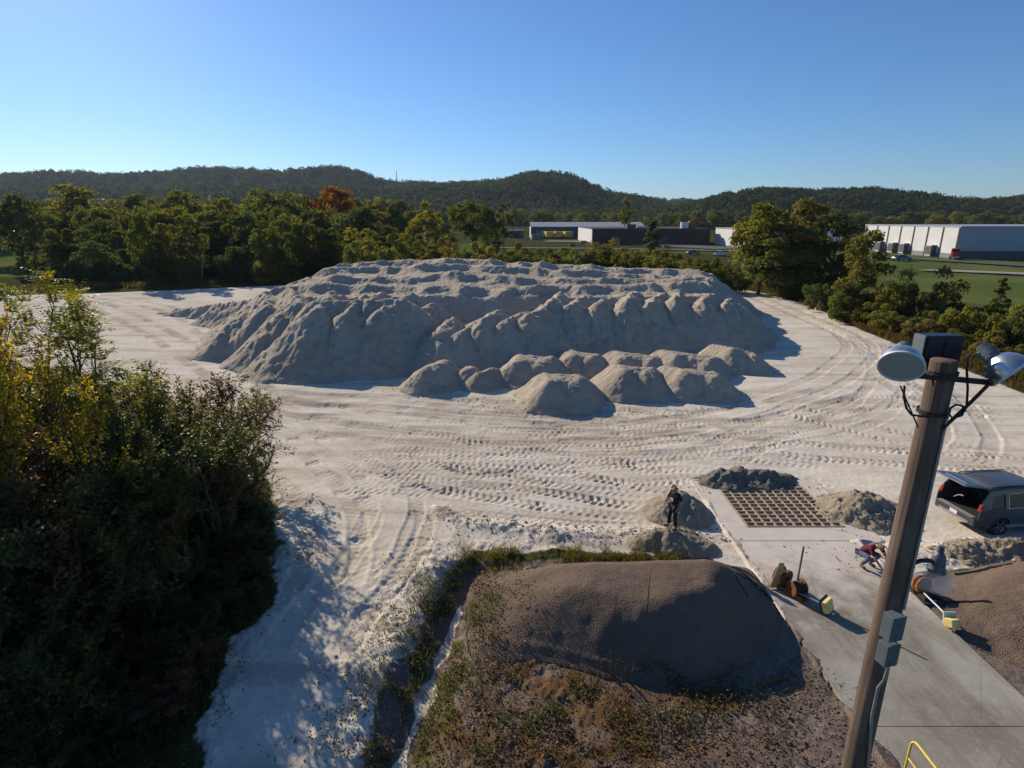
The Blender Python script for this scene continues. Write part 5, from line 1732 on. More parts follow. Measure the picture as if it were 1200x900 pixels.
# --- single trees one can tell apart (kind, x, top, distance, width, colour, label)
for a in (
    ('full', 8, 222, 150, 60, 'dark', 'dark green tree at the far left edge behind the lawn'),
    ('full', 82, 217, 170, 92, 'olive', 'broad olive green tree rising highest above the lawn at left'),
    ('cedar', 22, 276, 118, 24, 'blue', 'small dark cedar standing alone on the lawn at far left'),
    ('bush', 40, 294, 112, 22, 'blue', 'small dark bush right of the lone cedar on the lawn'),
    ('full', 148, 222, 185, 62, 'pale', 'pale green round tree behind the left tree line, second from the broad olive one'),
    ('full', 208, 223, 180, 66, 'mid', 'mid green round tree in the middle of the left wood'),
    ('tall', 258, 232, 150, 44, 'yellow', 'yellowish tree in the middle of the left wood'),
    ('round', 325, 216, 165, 92, 'dark', 'tall dark green tree left of the orange one'),
    ('round', 391, 213, 172, 58, 'orange', 'orange autumn tree rising above the left wood'),
    ('round', 365, 222, 175, 36, 'red', 'rust tinged tree tucked beside the orange tree'),
    ('tall', 218, 252, 108, 32, 'pale', 'pale sunlit narrow tree in the front of the left tree line'),
    ('tall', 342, 246, 114, 30, 'yellow', 'slim yellow green tree near the right end of the left tree line'),
    ('bush', 416, 262, 108, 62, 'yellow', 'big yellow green shrub above the left end of the stockpile'),
    ('bush', 312, 296, 104, 40, 'olive', 'olive shrub in the grass at the foot of the left tree line'),
    ('open', 499, 236, 135, 52, 'yellow', 'thin yellowish tree behind the highest part of the stockpile'),
    ('round', 554, 230, 150, 66, 'mid', 'round full green tree standing alone behind the stockpile'),
    ('bush', 530, 286, 112, 32, 'red', 'reddish brown shrub below the round green tree'),
    ('open', 590, 238, 210, 26, 'dark', 'thin bare looking tree left of the yellow trailers'),
    ('cedar', 766, 258, 118, 36, 'dark', 'dark cedar in front of the brown building'),
    ('tall', 735, 233, 300, 15, 'yellow', 'small bright yellow tree beyond the pale roofed shed', ),
    ('bush', 700, 280, 112, 62, 'tan', 'tawny brown shrub in front of the white end wall'),
    ('bush', 742, 292, 104, 48, 'olive', 'olive shrub left of the dark cedar behind the stockpile'),
    ('bush', 650, 290, 106, 62, 'pale', 'light green shrub mass below the yellow trailers'),
    ('bush', 600, 294, 104, 52, 'olive', 'olive shrub behind the middle of the stockpile'),
    ('full', 902, 230, 90, 84, 'yellow', 'tall sunlit yellow green tree at the far end of the haul road'),
    ('full', 946, 234, 92, 78, 'tan', 'tall tree with brownish top joined to the sunlit yellow green tree'),
    ('full', 925, 258, 86, 96, 'dark', 'dark low spreading tree in front of the tall sunlit tree'),
    ('full', 985, 250, 88, 76, 'mid', 'green tree right of the brownish tree, left of the warehouse'),
    ('tall', 1016, 272, 66, 54, 'olive', 'narrow olive tree in front of the white warehouse end'),
    ('bush', 866, 312, 92, 38, 'mid', 'green shrub at the left foot of the tall sunlit tree'),
    ('bush', 962, 322, 74, 44, 'blue', 'dusky shrub at the right foot of the tall trees'),
    ('bush', 1005, 330, 64, 52, 'dark', 'dark shrub at the foot of the narrow olive tree'),
    ('bush', 1062, 310, 62, 66, 'olive', 'olive shrub in front of the warehouse docks'),
    ('bush', 1104, 308, 60, 72, 'tan', 'brown tinged shrub below the red truck'),
    ('bush', 1135, 345, 53, 52, 'yellow', 'yellow bush behind the lamps of the wooden pole'),
    ('cedar', 1178, 324, 58, 34, 'dark', 'small dark cedar at the right edge of the yard'),
    ('bush', 1190, 352, 50, 66, 'olive', 'olive thicket shrub at the right edge below the small cedar'),
    ('bush', 1090, 362, 54, 52, 'tan', 'low brown shrub left of the pole lamps'),
    ('bush', 1040, 355, 58, 46, 'olive', 'low olive shrub above the right verge'),
    ('bush', 1240, 340, 50, 80, 'dark', 'dark shrub just past the small cedar on the right'),
    ('bush', 1165, 392, 46, 50, 'tan', 'tawny low shrub behind the right hand floodlight'),
):
    tree(*a)

# --- the wood on the left, row behind row
GW = 'trees of the wood left of the stockpile'
fr = [(66, 258), (92, 262), (116, 254), (142, 262), (166, 246), (190, 258), (240, 250), (264, 258), (286, 250), (308, 262), (330, 252), (362, 254), (384, 262), (70, 280), (104, 284), (134, 286), (178, 282), (206, 286), (252, 284), (280, 288), (352, 284), (378, 292)]
for i, (px, top) in enumerate(fr):
    c = ('dark', 'dark', 'blue', 'mid', 'dark', 'olive')[i % 6]
    lab = {'dark': 'dark green tree in the front rank of the wood left of the stockpile', 'blue': 'blue green tree in the front rank of the wood left of the stockpile',
           'mid': 'mid green tree in the front rank of the wood left of the stockpile', 'olive': 'olive tree in the front rank of the wood left of the stockpile'}[c]
    tree('full' if i % 3 else 'tall', px + trng.uniform(-4, 4), top + trng.uniform(-3, 3), trng.uniform(104, 122), trng.uniform(38, 54) * (1 if i % 3 else .8), c, lab, GW)
for i in range(26):
    px = 40 + i * 15.5 + trng.uniform(-5, 5)
    c = ('dark', 'mid', 'olive', 'dark', 'yellow', 'blue')[trng.randrange(6)]
    lab = {'dark': 'dark green crown deep in the wood behind the front rank', 'mid': 'mid green crown deep in the wood behind the front rank', 'olive': 'olive crown deep in the wood behind the front rank',
           'yellow': 'yellow green crown deep in the wood behind the front rank', 'blue': 'blue green crown deep in the wood behind the front rank'}[c]
    tree('round', px, trng.uniform(234, 246), trng.uniform(135, 165), trng.uniform(40, 56), c, lab, GW)
for i in range(34):
    px = -25 + i * 16 + trng.uniform(-6, 6)
    if px > 470: break
    c = ('dark', 'mid', 'olive', 'dark', 'tan', 'blue')[trng.randrange(6)]
    lab = {'dark': 'dark green tree in the far rank of the wood under the ridge', 'mid': 'mid green tree in the far rank of the wood under the ridge', 'olive': 'olive tree in the far rank of the wood under the ridge',
           'tan': 'tawny tree in the far rank of the wood under the ridge', 'blue': 'blue green tree in the far rank of the wood under the ridge'}[c]
    tree('round', px, trng.uniform(226, 236), trng.uniform(200, 260), trng.uniform(30, 42), c, lab, GW)
for i in range(24):
    px = 58 + i * 13.2 + trng.uniform(-4, 4)
    c = ('dark', 'blue', 'olive', 'mid')[trng.randrange(4)]
    lab = {'dark': 'dark low bush at the feet of the wood left of the stockpile', 'blue': 'blue green low bush at the feet of the wood left of the stockpile', 'olive': 'olive low bush at the feet of the wood left of the stockpile', 'mid': 'mid green low bush at the feet of the wood left of the stockpile'}[c]
    tree('bush', px, trng.uniform(286, 304), trng.uniform(103, 112), trng.uniform(26, 40), c, lab, GW)
# scrub between the stockpile and the far lots
GS = 'scrub bushes behind the stockpile'
for i in range(40):
    px = 395 + i * 11.6 + trng.uniform(-5, 5)
    c = ('olive', 'mid', 'tan', 'dark', 'pale')[trng.randrange(5)]
    lab = {'olive': 'low olive scrub bush behind the stockpile', 'mid': 'low green scrub bush behind the stockpile', 'tan': 'low tawny scrub bush behind the stockpile',
           'dark': 'low dark scrub bush behind the stockpile', 'pale': 'low pale green scrub bush behind the stockpile'}[c]
    top = np.interp(px, [395, 470, 520, 600, 760, 800, 860], [274, 276, 279, 284, 289, 296, 306])
    tree('bush', px, top + trng.uniform(-5, 6), trng.uniform(94, 122), trng.uniform(34, 56), c, lab, GS)
for i, (px, top, Y, w, c) in enumerate(((432, 268, 125, 40, 'olive'), (455, 262, 140, 40, 'dark'), (474, 272, 125, 34, 'mid'), (520, 256, 170, 34, 'dark'), (440, 246, 190, 44, 'olive'), (478, 244, 210, 40, 'mid'), (575, 262, 180, 30, 'mid'))):
    tree('full', px, top, Y, w, c, ['olive tree at the shrub edge left of the thin yellowish tree', 'dark tree rising behind the yellow green shrub', 'green tree touching the thin yellowish tree', 'dark tree squeezed just left of the lone round tree', 'olive tree in the far rank right of the wood', 'green tree farthest behind the thin yellowish tree', 'green tree just right of the lone round tree'][i])
for i, (px, top, Y, w, c, lab) in enumerate((
        (566, 272, 135, 40, 'mid', 'green shrubby tree right of the lone round tree, in front of the small dark shed'), (603, 281, 128, 44, 'olive', 'olive bush in front of the small dark shed'),
        (628, 285, 126, 40, 'dark', 'dark bush below the blue grey container'), (668, 283, 124, 46, 'mid', 'green bush below the rightmost yellow trailer'),
        (718, 276, 128, 50, 'tan', 'tawny bushy tree in front of the brown building'), (783, 284, 122, 40, 'mid', 'green bush right of the dark cedar'), (800, 296, 118, 44, 'tan', 'tawny bush below the dark parked car'))):
    tree('bush', px, top, Y, w, c, lab)
# right verge scrub
GV = 'scrub along the right verge'
for i in range(20):
    px = 940 + i * 14.5 + trng.uniform(-5, 5)
    base = np.interp(px, [940, 1000, 1050, 1120, 1230], [352, 378, 396, 418, 455])
    Y = H / math.tan(TH + math.atan((base - 450) / F)) + trng.uniform(2.0, 8)
    c = ('olive', 'tan', 'dark', 'mid')[trng.randrange(4)]
    lab = {'olive': 'low olive bush along the right verge of the yard', 'tan': 'low tawny bush along the right verge of the yard', 'dark': 'low dark bush along the right verge of the yard', 'mid': 'low green bush along the right verge of the yard'}[c]
    tree('bush', px, base - trng.uniform(24, 48), Y, trng.uniform(34, 56), c, lab, GV)
# valley trees beyond the buildings
GF = 'trees across the valley floor'
for i in range(74):
    px = 470 + i * 10.4 + trng.uniform(-6, 6)
    c = ('dark', 'mid', 'olive', 'dark', 'blue', 'dark')[trng.randrange(6)]
    lab = {'dark': 'dark green tree across the valley floor below the hills', 'mid': 'mid green tree across the valley floor below the hills', 'olive': 'olive tree across the valley floor below the hills', 'blue': 'blue green tree across the valley floor below the hills'}[c]
    top = np.interp(px, [470, 620, 760, 840, 1000, 1260], [240, 244, 250, 246, 246, 248]) + trng.uniform(-3, 5)
    tree('round', px, top, trng.uniform(400, 520), trng.uniform(16, 26), c, lab, GF)


# ------------------------------------------------------------------ wooded hills
def ridge(D, wf, wb, sky_pts, seed, ntree, rad, label, tree_px=4.0, col=(.040, .057, .024)):
    xs = np.array([p[0] for p in sky_pts], float); yy = np.array([p[1] for p in sky_pts], float) + tree_px
    pxs = np.arange(xs[0] - 60, xs[-1] + 61, 5.0)

    def crest(px):
        sy = np.interp(px, xs, yy)
        a = TH + np.arctan((sy - 450) / F)
        return H - D * np.tan(a)

    def zz(px, Y):
        zc = crest(px)
        t = np.where(Y < D, (Y - (D - wf)) / wf, 1 - .5 * (Y - D) / wb)
        t = np.clip(t, 0, 1)
        b = t * t * (3 - 2 * t)
        rav = fbm((px - 600) / F * Y, Y, D * .12, 3, seed)
        return np.maximum(-2, zc * b * (1 + .22 * rav * np.sin(np.clip(t, 0, 1) * math.pi)) - 2 * (1 - b))
    Ys = np.linspace(D - wf, D + wb, 30)
    PX_, YY = np.meshgrid(pxs, Ys)
    Z = zz(PX_, YY)
    X = (PX_ - 600) / F * (YY * cT + H * sT)
    ny, nx = X.shape
    r, c = np.meshgrid(np.arange(ny - 1), np.arange(nx - 1), indexing='ij'); r = r.ravel(); c = c.ravel()
    Fc = np.stack([r * nx + c, r * nx + c + 1, (r + 1) * nx + c + 1, (r + 1) * nx + c], 1)
    tag(link('hill', np_mesh('hill', np.stack([X.ravel(), YY.ravel(), Z.ravel()], 1), Fc, M['hill'], True)), label, None, None, 'structure')
    rs = np.random.RandomState(seed)
    px = rs.uniform(pxs[0], pxs[-1], ntree); Y = D - wf + rs.uniform(0.02, 1.0, ntree) ** .9 * (wf + wb * .35)
    z = zz(px, Y); ok = z > 1.0; px, Y, z = px[ok], Y[ok], z[ok]
    x = (px - 600) / F * (Y * cT + H * sT)
    n = len(px); K = 46
    rt = rad * rs.uniform(.65, 1.3, n)
    D_ = sphere_pts(n * K, rs); D_[:, 2] = np.abs(D_[:, 2]) * 1.15 - .15
    rr = np.repeat(rt, K)[:, None] * rs.uniform(.75, 1.08, (n * K, 1))
    P = np.repeat(np.stack([x, Y, z + rt * .6], 1), K, 0) + D_ * rr * np.array([.92, .92, 1.15])
    tr = np.clip(np.repeat(rs.normal(.42, .30, n), K) + rs.normal(0, .12, n * K), 0, 1)
    me = cards_mesh('hillside_woods', P, D_ + rs.normal(0, .25, D_.shape), rad * .5, rad * .38, rs, M['leaf_far'], tr)
    o = link('hillside_woods', me); o.color = (*col, 1)
    tag(o, 'woods covering the ' + label, None, None, 'stuff')


M['hill'] = simple('forest floor', (.020, .024, .012), .95, 0, .3, .02)
ridge(1500, 420, 300, [(-150, 207), (0, 208), (60, 206), (130, 208), (200, 204), (245, 199), (285, 200), (330, 203), (370, 199), (400, 198), (425, 204), (445, 212), (470, 216), (520, 218), (600, 217), (640, 220)], 501, 5200, 9.0, 'long far ridge on the left')
ridge(1060, 330, 300, [(-150, 222), (0, 222), (100, 221), (180, 224), (260, 219), (340, 222), (420, 222), (480, 228), (560, 236)], 502, 2600, 7.5, 'lower slope before the left ridge', 5)
ridge(1150, 420, 300, [(420, 236), (470, 226), (520, 220), (570, 217), (595, 213), (618, 207), (645, 206), (668, 211), (690, 221), (715, 230), (745, 235), (780, 244), (830, 252)], 503, 3600, 8.0, 'rounded hill in the middle')
ridge(1750, 400, 300, [(650, 236), (700, 233), (740, 234), (790, 235), (830, 238), (900, 240), (960, 244)], 504, 1500, 9.0, 'low far ridge between the hills')
ridge(760, 240, 240, [(770, 252), (800, 243), (822, 238), (845, 231), (870, 226), (905, 224), (950, 227), (985, 225), (1015, 224), (1050, 229), (1090, 233), (1115, 237), (1150, 239), (1175, 236), (1215, 234), (1300, 232), (1400, 236)], 505, 4200, 6.2, 'dark wooded hill on the right', 6)


# ------------------------------------------------------------------ the thicket beside the camera
def grow(kind, seed, Hh, stems, spread, leafL, leafW, per, bare=0.0):
    rg = random.Random(seed); rs = np.random.RandomState(seed)
    mb = MB(); LPt, LN, LA, LT = [], [], [], []

    def rv(s): return Vector((rg.gauss(0, s), rg.gauss(0, s), rg.gauss(0, s)))

    def frond(p, d):
        n = rg.randint(6, 8); L = leafL * rg.uniform(3.2, 5.0)
        q = Vector(p); d = d.normalized()
        sd = d.cross(Vector((0, 0, 1)));
        if sd.length < .1: sd = Vector((1, 0, 0))
        sd.normalize(); tt = rg.uniform(0, 1)
        for k in range(n):
            q = q + d * L / n; d = (d + Vector((0, 0, -.10))).normalized()
            nn = sd.cross(d)
            for s in (-1, 1):
                a = (sd * s + d * .45 + Vector((0, 0, -.25))).normalized()
                LPt.append(q + a * leafL * .5); LN.append(nn + rv(.15)); LA.append(a); LT.append(min(1, max(0, tt + rg.gauss(0, .12))))

    def branch(p, d, L, r, lvl):
        ns = (8 if Hh > 5 and lvl == 0 and kind != 'frond' else 5) if lvl < 2 else 3
        pts = [p.copy()]; ds = [d.copy()]
        for i in range(ns):
            d = (d + rv(.14) + Vector((0, 0, .07 if lvl == 0 else .03))).normalized()
            p = p + d * L / ns
            pts.append(p.copy()); ds.append(d.copy())
        mb.tube(pts, [max(.003, r * (1 - .75 * i / ns)) for i in range(ns + 1)], 5 if lvl < 2 else 4, cap=False)
        if lvl < 2:
            i0 = 2 if lvl == 0 else 1
            for i in range(i0, ns + 1):
                for _ in range(2 if lvl == 0 else rg.choice((1, 2, 2))):
                    a = ds[i].orthogonal().normalized(); a.rotate(Matrix.Rotation(rg.uniform(0, 6.28), 3, ds[i]))
                    nd = (ds[i] * rg.uniform(.5, .9) + a * rg.uniform(.6, 1.0) * spread + Vector((0, 0, .15))).normalized()
                    branch(pts[i], nd, L * rg.uniform(.34, .55) * (1 - .25 * i / ns), r * .5, lvl + 1)
        if lvl >= 1:
            if rg.random() < bare: return
            if kind == 'frond':
                if lvl == 2 or rg.random() < .6:
                    for _ in range(per):
                        a = (ds[-1] + rv(.55) + Vector((0, 0, .1))).normalized(); frond(pts[-1], a)
            else:
                m = per if lvl == 2 else per // 2
                tt = rg.gauss(.45, .2)
                for k in range(m):
                    i = rg.randrange(1, len(pts)); f = rg.random()
                    q = pts[i - 1].lerp(pts[i], f) + rv(leafL * .55)
                    a = (ds[i] + rv(.6) + Vector((0, 0, -.2))).normalized()
                    LPt.append(q); LA.append(a); LN.append(rv(.45) + Vector((0, 0, .8))); LT.append(min(1, max(0, tt + rg.gauss(0, .18))))
    for s in range(stems):
        a = rg.uniform(0, 6.28) + s * 6.28 / stems
        out = 0.0 if stems == 1 else rg.uniform(.15, .75) * spread
        d = Vector((math.cos(a) * out, math.sin(a) * out, 1)).normalized()
        branch(Vector((math.cos(a) * .12 * (stems > 1), math.sin(a) * .12 * (stems > 1), -.1)), d, Hh * rg.uniform(.75, 1.0), .018 + Hh * .009, 0)
    tmp = mb.build('stems', M['bark']); tm = tmp.data; bpy.data.objects.remove(tmp)
    me = cards_mesh(kind + '_leaves', np.array([tuple(v) for v in LPt]), np.array([tuple(v) for v in LN]), leafL, leafW, rs, M['leaf'], np.array(LT), np.array([tuple(v) for v in LA]))
    zmax = max(v.z for v in LPt)
    return me, tm, zmax


NEAR = {
    'frond': [grow('frond', 71, 8.0, 1, .8, .16, .055, 8), grow('frond', 72, 8.0, 1, .9, .16, .055, 8)],
    'shrub': [grow('leafy', 73, 2.0, 6, .75, .12, .075, 14), grow('leafy', 74, 2.2, 6, .75, .12, .075, 14), grow('leafy', 75, 3.8, 6, .75, .125, .08, 20), grow('leafy', 76, 3.6, 7, .75, .125, .08, 20),
              grow('leafy', 77, 7.0, 7, .7, .13, .085, 24), grow('leafy', 78, 6.6, 6, .75, .13, .085, 24)],
    'airy': [grow('leafy', 83, 3.0, 5, .75, .15, .095, 12, .08), grow('leafy', 84, 5.0, 5, .75, .16, .10, 14, .08), grow('leafy', 85, 7.0, 5, .75, .16, .10, 16, .06)],
    'twiggy': [grow('leafy', 93, 3.2, 4, .8, .12, .07, 4, .55)],
}
NC = [0]
GREENS = {'g': (.125, .145, .038), 'yg': (.215, .22, .040), 'y': (.46, .33, .028), 'r': (.165, .085, .045), 'd': (.095, .110, .036), 'o': (.150, .122, .048), 'gr': (.14, .145, .062)}


def near(kind, px, top, Y, col, label, group=None, sx=1.0):
    p = AT(px, top, Y)
    NC[0] += 1
    rank = sorted(NEAR[kind], key=lambda q: abs(math.log(max(.3, p.z) / q[2])))
    me, tm, zm = rank[NC[0] % 2 if len(rank) > 3 or kind == 'frond' else 0]
    s = max(.35, p.z / zm)
    t = thing('sapling' if kind == 'frond' else 'shrub', label, 'tree' if kind == 'frond' else 'shrub', (p.x, p.y, gz(p.x, p.y)), trng.uniform(0, 6.28), group)
    hs = sx * (.6 * s + .4)
    t.scale = (hs, hs, s)
    f = link('foliage', me, t); link('stems', tm, t)
    b = GREENS[col]; j = trng.uniform(.85, 1.15)
    f.color = (b[0] * j, b[1] * j, b[2] * j, 1)
    return t


for a in (
    ('frond', 26, 316, 17.5, 'yg', 'tall sapling with long feathery yellow green fronds at the left edge'),
    ('frond', 84, 328, 19.0, 'yg', 'feathery leaved sapling leaning right over the pale yard'),
    ('frond', -25, 330, 18.0, 'g', 'feathery leaved sapling cut by the left picture edge'),
    ('shrub', -22, 366, 14.5, 'y', 'bright yellow leaved shrub at the left edge', None, .62),
    ('airy', 244, 478, 19.4, 'o', 'open spreading olive shrub leaning over the track edge', None, .8),
    ('airy', 228, 452, 18.2, 'gr', 'open grey green shrub behind the leaning olive one', None, .9),
    ('twiggy', 250, 520, 18.0, 'o', 'twiggy shrub low on the track side of the thicket', None, 1.1),
    ('airy', 95, 424, 17.5, 'gr', 'airy grey green shrub in front of the feathery saplings', None, .7),
    ('airy', 140, 428, 18.5, 'g', 'open green shrub with gaps showing the pale yard', None, .75),
    ('airy', 185, 420, 21.0, 'o', 'open olive brown shrub at the top of the thicket', None, .8),
    ('airy', 222, 428, 22.0, 'r', 'reddish leaved open shrub near the right top of the thicket'),
    ('airy', 250, 440, 22.5, 'o', 'thin olive shrub at the yard edge of the thicket', None, .8),
    ('twiggy', 272, 474, 22.0, 'r', 'nearly bare twiggy shrub at the yard edge of the thicket'),
    ('twiggy', 268, 500, 20.5, 'g', 'drooping leafy twigs reaching over the yard edge', None, 1.2),
    ('shrub', 60, 470, 14.5, 'g', 'dense green shrub below the yellow ones', None, .7),
    ('shrub', 120, 482, 16.0, 'g', 'dense green shrub in the middle of the thicket top', None, .75),
    ('shrub', 170, 480, 18.0, 'd', 'dense dark shrub behind the middle of the thicket'),
    ('shrub', 215, 505, 19.5, 'o', 'dense olive shrub near the yard edge'),
):
    near(*a)
GT = 'shaded shrubs in the lower thicket'
low = [(322, 588, 19.4), (330, 640, 17.9), (318, 672, 16.6), (292, 722, 14.9), (258, 800, 12.4), (255, 540, 20), (285, 572, 19.2), (230, 560, 18), (180, 545, 16.5), (120, 545, 14.5), (60, 540, 13), (10, 520, 12.5), (310, 620, 18), (270, 620, 17), (220, 610, 16), (160, 610, 14.5), (95, 610, 13), (30, 610, 11.5),
       (300, 668, 16.6), (255, 668, 15.3), (200, 668, 14.4), (140, 675, 13.2), (70, 680, 11.8), (265, 715, 14.4), (220, 725, 13.3), (165, 735, 12.4), (105, 745, 11.4), (40, 745, 10.4), (235, 775, 12.4), (185, 790, 11.6), (120, 800, 10.7), (60, 815, 9.8),
       (215, 830, 11.2), (160, 850, 10.4), (100, 870, 9.6), (20, 690, 10.6), (10, 860, 9.0), (-30, 560, 12), (-40, 700, 10.5), (-60, 480, 14)]
for i, (px, top, Y) in enumerate(low):
    c = ('d', 'g', 'o', 'd', 'r', 'gr', 'd')[i % 7]
    lab = {'d': 'shaded dark green shrub in the lower thicket', 'g': 'shaded green shrub in the lower thicket', 'o': 'shaded olive shrub in the lower thicket', 'r': 'shaded reddish shrub in the lower thicket', 'gr': 'shaded grey green shrub in the lower thicket'}[c]
    near('shrub' if i % 4 else 'airy', px - 8, top, Y, c, lab, GT, 1.0)


# ------------------------------------------------------------------ ground cover nobody could count
def cover(name, label, pts, hgt, L, Wd, col, seed, upright=True, zt=None, mat='leaf'):
    rs = np.random.RandomState(seed)
    n = len(pts)
    z = base_z(pts[:, 0], pts[:, 1]) if zt is None else zt
    if upright:
        ln = hgt * rs.uniform(.45, 1.15, n)
        lean = rs.normal(0, .35, (n, 2))
        A = norm(np.c_[lean, np.ones(n)])
        P = np.c_[pts, z] + A * ln[:, None] * .5
        Nn = np.c_[rs.normal(size=(n, 2)), rs.normal(0, .2, n)]
        V, Fc, T = leaf_cards(P, Nn, ln, Wd, rs, None, A, .1)
    else:
        P = np.c_[pts, z + hgt * rs.uniform(0, 1, n) ** .6]
        Nn = rs.normal(0, .5, (n, 3)) + np.array([0, 0, .9])
        V, Fc, T = leaf_cards(P, Nn, L, Wd, rs)
    o = link(name, np_mesh(name, V, Fc, M[mat], False, {'tint': ('FLOAT', T)})); o.color = (*col, 1)
    return tag(o, label, None, None, 'stuff')


rs = np.random.RandomState(8)
q = np.c_[rs.uniform(-34, -3, 90000), rs.uniform(4, 36, 90000)]
d = pdist(SAND, q[:, 0], q[:, 1]); ins = inpoly(SAND, q[:, 0], q[:, 1])
leftside = q[:, 0] < -0.28 * q[:, 1] - 1.2
d = np.where(ins, -d, d) - 0.9 * fbm(q[:, 0], q[:, 1], 2.2, 4, 15)
ok = leftside & (d > .05 + rs.uniform(0, .5, len(q)))
q, d = q[ok], d[ok]
hm = (0.15 + 1.1 * ss(0, 2.5, d)) * (0.6 + 0.7 * fbm(q[:, 0], q[:, 1], 1.6, 3, 700))
cover('undergrowth', 'tangled weeds and leaves covering the ground of the thicket', q, np.maximum(.1, hm), .14, .08, (.105, .095, .040), 9, False)
q2 = q[(d < 3.0)][:9000]
cover('dry_grass', 'dry grass stems along the thicket edge', q2, .7, 0, .012, (.12, .085, .040), 10)


fr_ = [(312, 545), (322, 590), (336, 640), (322, 680), (300, 720), (262, 800), (235, 870)]


def along(poly, n, w, rs):
    C = catmull(poly, .3)
    i = rs.randint(0, len(C), n)
    return C[i] + rs.normal(0, w, (n, 2))


def drops(pts):
    dg = bpy.context.evaluated_depsgraph_get()
    out = np.zeros(len(pts))
    for i, (a, b) in enumerate(pts):
        ok, loc, *_ = SC.ray_cast(dg, Vector((a, b, 2.6)), Vector((0, 0, -1)))
        out[i] = loc.z if ok else 0
    return out


def clump(pts, seed, thr=0.0, sc=.8):
    return pts[fbm(pts[:, 0], pts[:, 1], sc, 3, seed) > thr]


bpy.context.view_layer.update()
pts = clump(along(DITCH[1:], 11000, .85, rs), 801, .10, .6)
pts = pts[pdist(DITCH, pts[:, 0], pts[:, 1], False) > .2]
cover('ditch_grass', 'green grass and weeds lining the washed out ditch', pts, .26, 0, .022, (.105, .130, .040), 11, True, drops(pts))
pts = clump(along(DITCH[1:], 13000, 1.1, rs), 802, .0, .5)
pts = pts[pdist(DITCH, pts[:, 0], pts[:, 1], False) > .3]
cover('ditch_weeds', 'brown weeds around the ditch', pts, .22, .07, .04, (.115, .085, .045), 12, False, drops(pts))
edge = wpoly([(548, 650), (600, 652), (650, 648), (700, 650), (745, 653), (790, 655)])
pts = clump(along(edge, 8000, .32, rs), 803, .10, .55)
cover('bank_grass', 'rough grass along the back of the gravel mound', pts, .26, 0, .020, (.140, .125, .052), 13, True, drops(pts))
pw = [W(735, 850), W(640, 790), W(820, 835), W(640, 880), W(560, 850), W(700, 820), W(760, 800)]
pts = np.concatenate([np.array(p[:2]) + rs.normal(0, 1, (2200, 2)) * np.array([1.7, .75]) for p in pw])
pts = clump(pts, 804, -.05, .9)
pts = pts[(np.abs((pts[:, 0] - 3.4) / 4.9) ** 2.7 + np.abs((pts[:, 1] - 14.2) / 2.9) ** 2.3) ** .4 > .74 + .14 * rs.uniform(-1, 1, len(pts))]
g = W(760, 700)
cover('rust_weeds', 'low rust coloured weeds over the gravel in front of the mound', pts[:5000], .10, .06, .035, (.125, .070, .032), 14, False, drops(pts[:5000]))
pts2 = clump(pts[5000:], 805, -.05, .6)
cover('green_weeds', 'small green weeds among the rust coloured ones', pts2, .13, .09, .045, (.085, .11, .036), 15, False, drops(pts2))
v1 = [W(60, 338), W(120, 336), (W(220, 333)), W(320, 328)]
pts = clump(along(v1, 16000, 2.2, rs), 806, -.2, 3)
pts = pts[~inpoly(SAND, pts[:, 0], pts[:, 1])]
cover('verge_grass', 'dry grass strip at the foot of the left tree line', pts, .9, 0, .10, (.120, .098, .040), 16)
v2 = [W(880, 336), W(920, 340), W(965, 354), W(1015, 379), W(1065, 399), W(1130, 420), W(1230, 455), W(1330, 490)]
C = along(v2, 30000, 1.5, rs); C = clump(C, 807, -.3, 2.0)
C = C[~inpoly(SAND, C[:, 0], C[:, 1])]
cover('verge_grass', 'tawny grass along the right verge of the yard', C, .75, 0, .06, (.115, .082, .034), 17)
C = along([(p[0] + 3.0, p[1] + 1.5) for p in v2], 22000, 2.2, rs); C = clump(C, 808, -.1, 2.0)
C = C[~inpoly(SAND, C[:, 0], C[:, 1])]
cover('verge_weeds', 'olive weeds behind the grass of the right verge', C, 1.0, 0, .09, (.075, .075, .028), 18)

C = clump(along([W(*p) for p in fr_], 1300, .35, rs), 809, .05, .7)
cover('edge_weeds', 'straggling weeds along the thicket edge', C, .28, .08, .045, (.150, .115, .055), 19, False, drops(C))

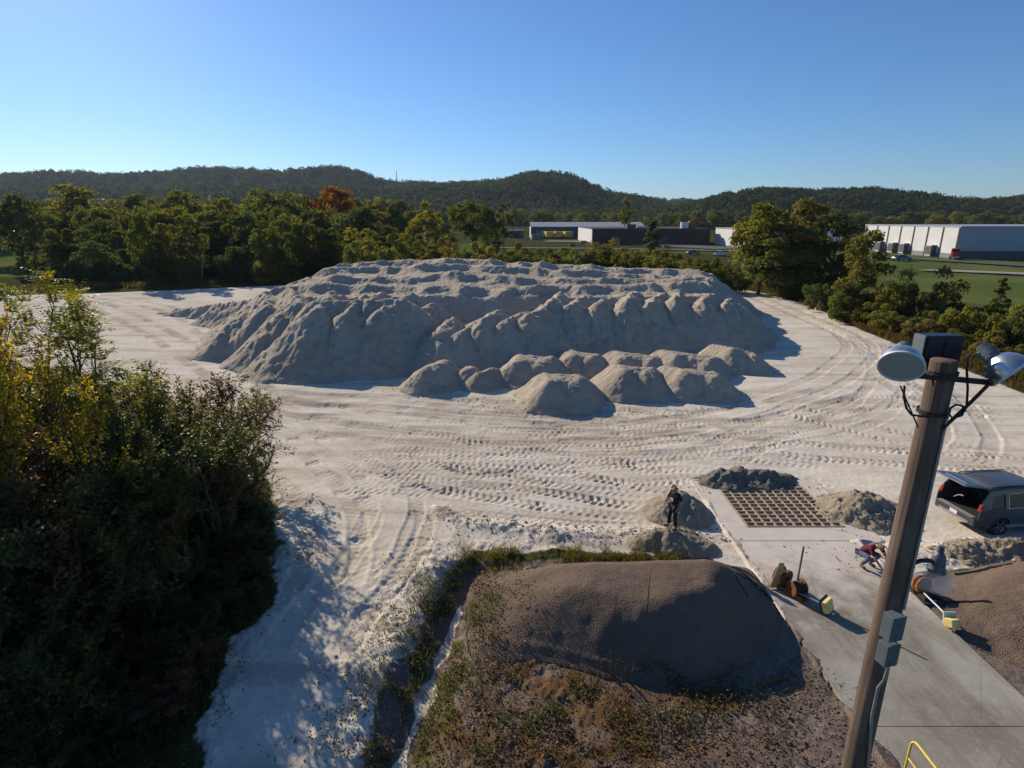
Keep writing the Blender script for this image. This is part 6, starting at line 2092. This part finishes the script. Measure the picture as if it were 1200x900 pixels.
# loose clods and stones
def stones(name, label, pts, size, mat, seed):
    rs = np.random.RandomState(seed)
    base = np.array([[1, 0, 0], [-1, 0, 0], [0, 1, 0], [0, -1, 0], [0, 0, 1], [0, 0, -1]], float)
    F8 = np.array([[0, 2, 4], [2, 1, 4], [1, 3, 4], [3, 0, 4], [2, 0, 5], [1, 2, 5], [3, 1, 5], [0, 3, 5]])
    n = len(pts); z = drops(pts)
    s = size * rs.lognormal(0, .45, n)
    Q = rs.normal(size=(n, 3, 3)); Q, _ = np.linalg.qr(Q)
    V = np.einsum('nij,kj->nki', Q, base) * (s[:, None, None] * rs.uniform(.6, 1.2, (n, 6, 1)))
    V[:, :, 2] *= .75
    V = V + np.c_[pts, z + s * .3][:, None, :]
    Fc = (F8[None] + (np.arange(n) * 6)[:, None, None]).reshape(-1, 3)
    return tag(link(name, np_mesh(name, V.reshape(-1, 3), Fc, mat)), label, None, None, 'stuff')


pts = np.concatenate([along(BERM, 600, .35, rs), along([W(300, 444), W(400, 448), W(480, 458), W(600, 478), W(700, 487), W(800, 482), W(880, 462)], 1500, .6, rs), np.c_[rs.uniform(-5, 1, 150), rs.uniform(9.5, 18, 150)], np.array(W(880, 572)[:2]) + rs.normal(0, 1, (260, 2)) * (1.4, .35),
                      np.array(W(1015, 612)[:2]) + rs.normal(0, 1, (260, 2)) * (.8, .45), np.array(W(1160, 655)[:2]) + rs.normal(0, 1, (800, 2)) * (2.4, .5), np.array(W(800, 630)[:2]) + rs.normal(0, 1, (260, 2)) * (.9, .4)])
pts = pts[pdist(DITCH, pts[:, 0], pts[:, 1], False) > .5]
stones('loose_clods', 'loose clods and stones scattered around the bladed edges', pts, .026, M['heap_tan'], 21)
pts = np.c_[rs.uniform(-1, 8.0, 5000), rs.uniform(8.6, 13, 5000)]
pts = pts[inpoly(GRAV, pts[:, 0], pts[:, 1])]
pts = pts[(np.abs((pts[:, 0] - 3.4) / 4.9) ** 2.7 + np.abs((pts[:, 1] - 14.4) / 2.7) ** 2.3) ** .4 > .98]
stones('loose_gravel', 'coarse loose gravel in front of the mound', pts, .020, M['gravel'], 22)
